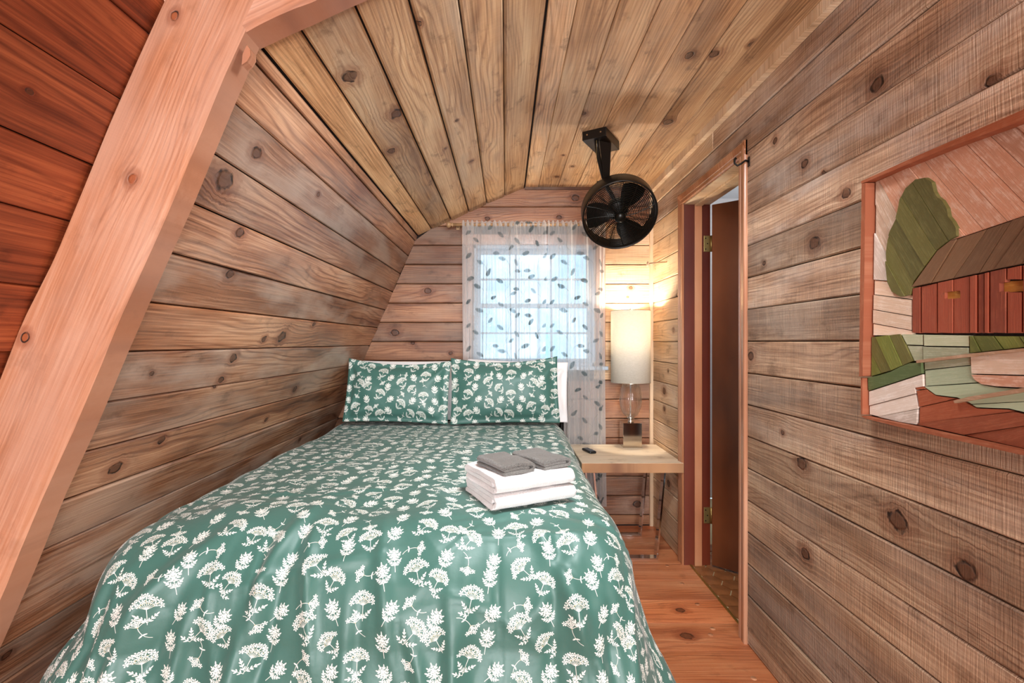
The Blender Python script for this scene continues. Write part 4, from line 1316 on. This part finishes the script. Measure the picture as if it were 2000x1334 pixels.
for a_deg in (56, 176, 296):
    bl = MB(); nr, na_ = 9, 9; vs = []
    for i in range(nr):
        r_ = .026 + (.172 - .026) * i / (nr - 1); half = math.radians(17 + 15 * math.sin(PI * min(1, .25 + .65 * i / (nr - 1))))
        for j in range(na_):
            s_ = -1 + 2 * j / (na_ - 1); a_ = math.radians(a_deg) + s_ * half + .18 * (r_ / .17)
            vs.append((r_ * math.cos(a_), r_ * math.sin(a_), -.004 + .018 * s_ * (1 - .3 * r_ / .17)))
    n0 = len(vs); vs += [(x, y, z - .002) for x, y, z in vs]
    fs = []
    for i in range(nr - 1):
        for j in range(na_ - 1):
            a1, b1, c1, d1 = i * na_ + j, i * na_ + j + 1, (i + 1) * na_ + j + 1, (i + 1) * na_ + j
            fs += [(a1, b1, c1, d1), (n0 + d1, n0 + c1, n0 + b1, n0 + a1)]
    bl.add(vs, fs, True).build('blade', M['black'], fan, HM)
MB().lathe([(.0001, .040), (.022, .038), (.024, .0), (.022, -.02), (.0001, -.022)], 24).build('hub', M['black'], fan, HM)

# ================================================================== WOOD RELIEF PICTURE
XP = .972
pic = empty('wood_relief_picture', (XR, .9, 1.35), 'reclaimed-wood relief picture of a red barn and green tree on the right wall', 'picture')
PAL = {k: painted('painted_' + k, v, w_, a_) for k, v, w_, a_ in (
    ('salmon', 'C48E70', 'E2C6B2', .6), ('cream', 'CDB096', 'E6D6C6', .5), ('olive', '5A5426', '8A8450', .25), ('brown', '6E5036', '8A6C50', .3), ('barn', '8A4028', 'A65E40', .3),
    ('moss', '636628', '8C8C48', .3), ('forest', '57663A', '7E8660', .3), ('sage', '98A284', 'B9BCA0', .4), ('white', 'D4C2B2', 'E8DED4', .6), ('rust', '8E4628', 'B46C4A', .3),
    ('lath', 'B08A6A', 'CDB094', .5), ('frame', '8E4C2E', 'B47A5A', .45), ('ochre', 'A8702C', 'D0A050', .5), ('palegreen', 'A8AA8A', 'C8C8B0', .5))}
ZS = 1.9057


def pz2(x, y):
    """crop pixel of the picture -> (Y, z) on its plane"""
    px, py = 1650 + x / ZS, 200 + y / ZS
    Y = XP * F / (px - VX); return (Y, H + (VY - py) * Y / F)


def clip(poly, a, b, keep):
    """keep = +1 / -1 side of the line a->b"""
    out = []
    sd = lambda p: keep * ((b[0] - a[0]) * (p[1] - a[1]) - (b[1] - a[1]) * (p[0] - a[0]))
    for i, p in enumerate(poly):
        q = poly[(i + 1) % len(poly)]; s0, s1 = sd(p), sd(q)
        if s0 >= 0: out.append(p)
        if (s0 > 0 > s1) or (s0 < 0 < s1):
            t = s0 / (s0 - s1); out.append((p[0] + t * (q[0] - p[0]), p[1] + t * (q[1] - p[1])))
    return out


def area(p): return .5 * sum(p[i][0] * p[(i + 1) % len(p)][1] - p[(i + 1) % len(p)][0] * p[i][1] for i in range(len(p)))


def piece(poly, mat, depth, name='board_piece', grain=(1, 0), raw=False):
    pts = poly if raw else [pz2(*p) for p in poly]
    if len(pts) < 3 or abs(area(pts)) < 3e-5: return
    if area(pts) < 0: pts = pts[::-1]
    cy_ = sum(p[0] for p in pts) / len(pts); cz_ = sum(p[1] for p in pts) / len(pts)
    ex = max(abs(p[0] - cy_) for p in pts) + 1e-6; ez = max(abs(p[1] - cz_) for p in pts) + 1e-6
    pts = [(cy_ + (p[0] - cy_) * (1 - .0022 / ex), cz_ + (p[1] - cz_) * (1 - .0019 / ez)) for p in pts]
    g_ = Vector((grain[0], grain[1])).normalized()
    xa = Vector((0, g_.x, g_.y)); na = Vector((-1, 0, 0)); ya = na.cross(xa)
    loc = [((p[0] - cy_) * g_.x + (p[1] - cz_) * g_.y, (Vector((0, p[0] - cy_, p[1] - cz_))).dot(ya)) for p in pts]
    if area(loc) < 0: loc = loc[::-1]
    dd = depth + random.uniform(-.002, .002)
    mb = MB().prism(loc, 0, dd)
    Mx = frame(Vector((XR - .014, cy_, cz_)) - pic.location, xa, ya, na)
    return mb.build(name, mat, pic, Mx)


def strips(poly, seams, mats, depth, name='board_piece'):
    """split a region by seam lines (crop pixels), one piece between neighbours"""
    P_ = [pz2(*p) for p in poly]; S_ = [(pz2(*a), pz2(*b)) for a, b in seams]
    n = len(S_); sg = 1
    if n > 1:
        (a, b), (p, q) = S_[0], S_[1]; m_ = ((p[0] + q[0]) / 2, (p[1] + q[1]) / 2)
        sg = 1 if (b[0] - a[0]) * (m_[1] - a[1]) - (b[1] - a[1]) * (m_[0] - a[0]) > 0 else -1
    for i in range(n + 1):
        q = P_
        if i > 0: q = clip(q, S_[i - 1][0], S_[i - 1][1], sg)
        if i < n and q: q = clip(q, S_[i][0], S_[i][1], -sg)
        if len(q) < 3: continue
        s_ = S_[min(i, n - 1)] if n else ((0, 0), (1, 0)); gdir = (s_[1][0] - s_[0][0], s_[1][1] - s_[0][1])
        m_ = mats[i % len(mats)]; piece(q, PAL[m_], depth, name, gdir, raw=True)


o = MB().prism([pz2(*p) for p in [(92, 288), (1500, -330), (1500, 1460), (80, 1175)]], XR - .014, XR - .001, 'yz').build('backing', M['gap'], pic)
o.location = -pic.location
sky = [(105, 295), (1500, -315), (1500, 140), (390, 515), (345, 550), (245, 690), (245, 722), (155, 664), (100, 660)]
# order seams so that the region runs from lower left to upper right
strips(sky, [((105, 490), (155, 585)), ((107, 385), (160, 485)), ((120, 293), (190, 425)), ((170, 270), (262, 402)), ((232, 245), (385, 430)), ((290, 225), (500, 470)), ((360, 195), (590, 440)), ((445, 160), (667, 385)),
             ((530, 125), (667, 255)), ((632, 92), (800, 235)), ((760, 20), (960, 170)), ((900, -60), (1150, 110)), ((1080, -150), (1350, 20))],
       ['white', 'cream', 'cream', 'salmon', 'salmon'] + ['salmon'] * 9, .008)
strips([(100, 660), (155, 664), (245, 722), (245, 868), (97, 868)], [((98, 715), (245, 735)), ((98, 770), (245, 797)), ((98, 822), (245, 850))][::1], ['cream'], .009)
tree = [(262, 285), (300, 278), (325, 295), (333, 330), (345, 350), (365, 365), (383, 395), (388, 425), (405, 445), (418, 470), (420, 500), (390, 515), (345, 550), (300, 610), (255, 670), (243, 718), (210, 725), (175, 705), (158, 670), (150, 600), (148, 560), (155, 510), (165, 480), (190, 430), (200, 390), (205, 360), (225, 320)]
strips(tree, [((150, 590), (225, 722)), ((158, 490), (255, 665)), ((190, 430), (300, 612)), ((212, 350), (338, 545)), ((253, 298), (385, 508))], ['olive'], .0145)
roof = [(245, 690), (345, 550), (390, 515), (667, 420), (1500, 140), (1500, 412), (667, 600)]
strips(roof, [((312, 680), (408, 520)), ((395, 660), (525, 470)), ((490, 640), (612, 445)), ((548, 625), (680, 440)), ((650, 610), (800, 380)), ((780, 580), (950, 330)), ((930, 550), (1130, 270)), ((1150, 500), (1380, 190))], ['brown'], .012)
# barn wall boards with two notched window holes
def barn_top(x): return 690 - (x - 245) * .2133
def bcol(x0, x1, hole=None):
    if hole is None: piece([(x0, barn_top(x0)), (x1, barn_top(x1)), (x1, 862), (x0, 860)], PAL['barn'], .010, grain=(0, 1)); return
    hx0, hx1, hy0, hy1 = hole
    if hx0 > x0:   # notch on the right side
        piece([(x0, barn_top(x0)), (x1, barn_top(x1)), (x1, hy0), (hx0, hy0 + 3), (hx0, hy1), (x1, hy1 - 2), (x1, 862), (x0, 860)], PAL['barn'], .010, grain=(0, 1))
    elif hx1 < x1:
        piece([(x0, barn_top(x0)), (x1, barn_top(x1)), (x1, 862), (x0, 862), (x0, hy1), (hx1, hy1 - 2), (hx1, hy0), (x0, hy0 + 1)], PAL['barn'], .010, grain=(0, 1))
    else:
        piece([(x0, barn_top(x0)), (x1, barn_top(x1)), (x1, hy0), (x0, hy0)], PAL['barn'], .010, grain=(0, 1)); piece([(x0, hy1), (x1, hy1), (x1, 862), (x0, 862)], PAL['barn'], .010, grain=(0, 1))
bcol(245, 277); bcol(277, 337); bcol(337, 395, (365, 395, 702, 732)); bcol(395, 457, (395, 420, 700, 730)); bcol(457, 485); bcol(485, 512); bcol(512, 532)
bcol(532, 592, (568, 592, 668, 706)); bcol(592, 650, (592, 650, 662, 703)); 
xs = [650, 705, 760, 830, 910, 1000, 1110, 1240, 1380, 1500]
for a_, b_ in zip(xs, xs[1:]): bcol(a_, b_)
piece([(362, 700), (422, 698), (422, 734), (362, 736)], PAL['ochre'], .003, 'window_back'); piece([(565, 664), (653, 658), (653, 706), (565, 710)], PAL['ochre'], .003, 'window_back')
strips([(95, 872), (200, 860), (222, 905), (250, 965), (170, 1000), (92, 1020)], [((92, 930), (135, 1018)), ((110, 872), (170, 1000)), ((160, 864), (212, 980))], ['moss', 'olive'], .011)
piece([(82, 1025), (130, 1015), (170, 1002), (205, 984), (240, 970), (285, 965), (287, 1008), (85, 1075)], PAL['forest'], .012)
strips([(203, 860), (283, 862), (285, 962), (252, 965), (224, 905)], [((205, 903), (285, 906))], ['palegreen'], .010)
strips([(285, 862), (458, 865), (460, 938), (287, 962)], [((285, 908), (458, 911))], ['palegreen'], .011)
strips([(459, 866), (1500, 874), (1500, 885), (667, 912), (461, 936)], [((470, 868), (505, 935)), ((545, 868), (588, 930)), ((640, 868), (672, 920)), ((740, 860), (790, 930)), ((900, 860), (960, 930)), ((1100, 860), (1180, 930))], ['moss'], .011)
strips([(462, 945), (667, 918), (1500, 888), (1500, 1130), (667, 1063), (560, 1058), (505, 1050), (478, 1032), (465, 1010)], [((465, 1012), (900, 1022))], ['cream', 'salmon'], .011)
strips([(286, 968), (461, 942), (463, 1000), (475, 1030), (500, 1050), (560, 1060), (667, 1065), (1500, 1132), (1500, 1262), (667, 1156), (600, 1140), (480, 1136), (455, 1120), (410, 1100), (330, 1090), (290, 1060)],
       [((290, 997), (462, 977)), ((290, 1058), (480, 1044)), ((560, 1120), (900, 1100))], ['palegreen', 'sage', 'sage', 'sage'], .010)
strips([(85, 1077), (287, 1010), (289, 1056), (257, 1062), (268, 1135), (265, 1200), (200, 1190), (85, 1162)], [((86, 1130), (265, 1082)), ((130, 1168), (268, 1140))], ['white'], .011)
strips([(258, 1060), (285, 1055), (300, 1072), (330, 1092), (410, 1102), (455, 1125), (480, 1139), (600, 1143), (667, 1159), (1500, 1266), (1500, 1450), (667, 1292), (267, 1202), (269, 1130)],
       [((262, 1072), (300, 1066)), ((268, 1136), (420, 1100)), ((268, 1197), (620, 1150)), ((440, 1240), (800, 1180)), ((800, 1320), (1200, 1230))], ['rust'], .010)
for pts in ([(268, 962), (465, 936), (667, 914), (900, 900), (900, 912), (667, 926), (465, 948), (270, 973)], [(408, 1112), (470, 1096), (667, 1062), (900, 1030), (900, 1043), (667, 1078), (475, 1110), (412, 1122)]):
    piece(pts, PAL['lath'], .019, 'rail', grain=(-1, .0))
# frame laths, rough cut
def lath(pts, d, name='frame_lath', grain=(1, 0)): piece(pts, PAL['frame'], d, name, grain)
lath([(86, 300), (103, 296), (98, 640), (92, 900), (90, 1020), (74, 1022), (78, 700)], .030, grain=(0, 1))
lath([(74, 1022), (84, 1024), (85, 1165), (74, 1163)], .027, grain=(0, 1))
lath([(84, 293), (300, 196), (667, 40), (1500, -345), (1500, -312), (667, 82), (420, 168), (240, 240), (105, 296), (84, 303)], .030)
lath([(76, 1164), (265, 1202), (470, 1248), (667, 1291), (1500, 1452), (1500, 1476), (667, 1312), (260, 1220), (90, 1176)], .028)

# ================================================================== SMALL THINGS ON THE WALLS
hY, hZ = on_right(1463, 316)
hook = empty('wall_hook', (XR, hY, hZ), 'small dark iron hook beside the top corner of the door casing', 'hook')
MB().box(-.003, 0, -.008, .008, -.020, .020, .001).build('plate', M['iron'], hook)
MB().tube([(-.002, 0, .002), (-.014, 0, .006), (-.030, .003, -.006), (-.045, .006, -.014), (-.056, .008, -.004), (-.056, .008, .012), (-.050, .008, .018)], [.0045, .004, .004, .004, .004, .0045, .005], 8).build('prong', M['iron'], hook)
peg = empty('wall_peg', (XR, 3.02, 1.74), 'thin wooden peg with a flat head sticking out near the back corner', 'peg')
MB().tube([(0, 0, .008), (-.06, -.004, .003), (-.115, -.006, -.006)], [.004, .0045, .0055], 8).build('shaft', M['rodwood'], peg)
h2 = MB().lathe([(.0001, 0), (.016, 0), (.017, .003), (.010, .009), (.0001, .010)], 16).build('head', M['pale_trim'], peg)
h2.matrix_local = Matrix.Translation((-.124, -.006, -.007)) @ Matrix.Rotation(PI / 2, 4, 'Y')
nl = MB().box(-.012, .012, -.0, .006, -.004, .006)
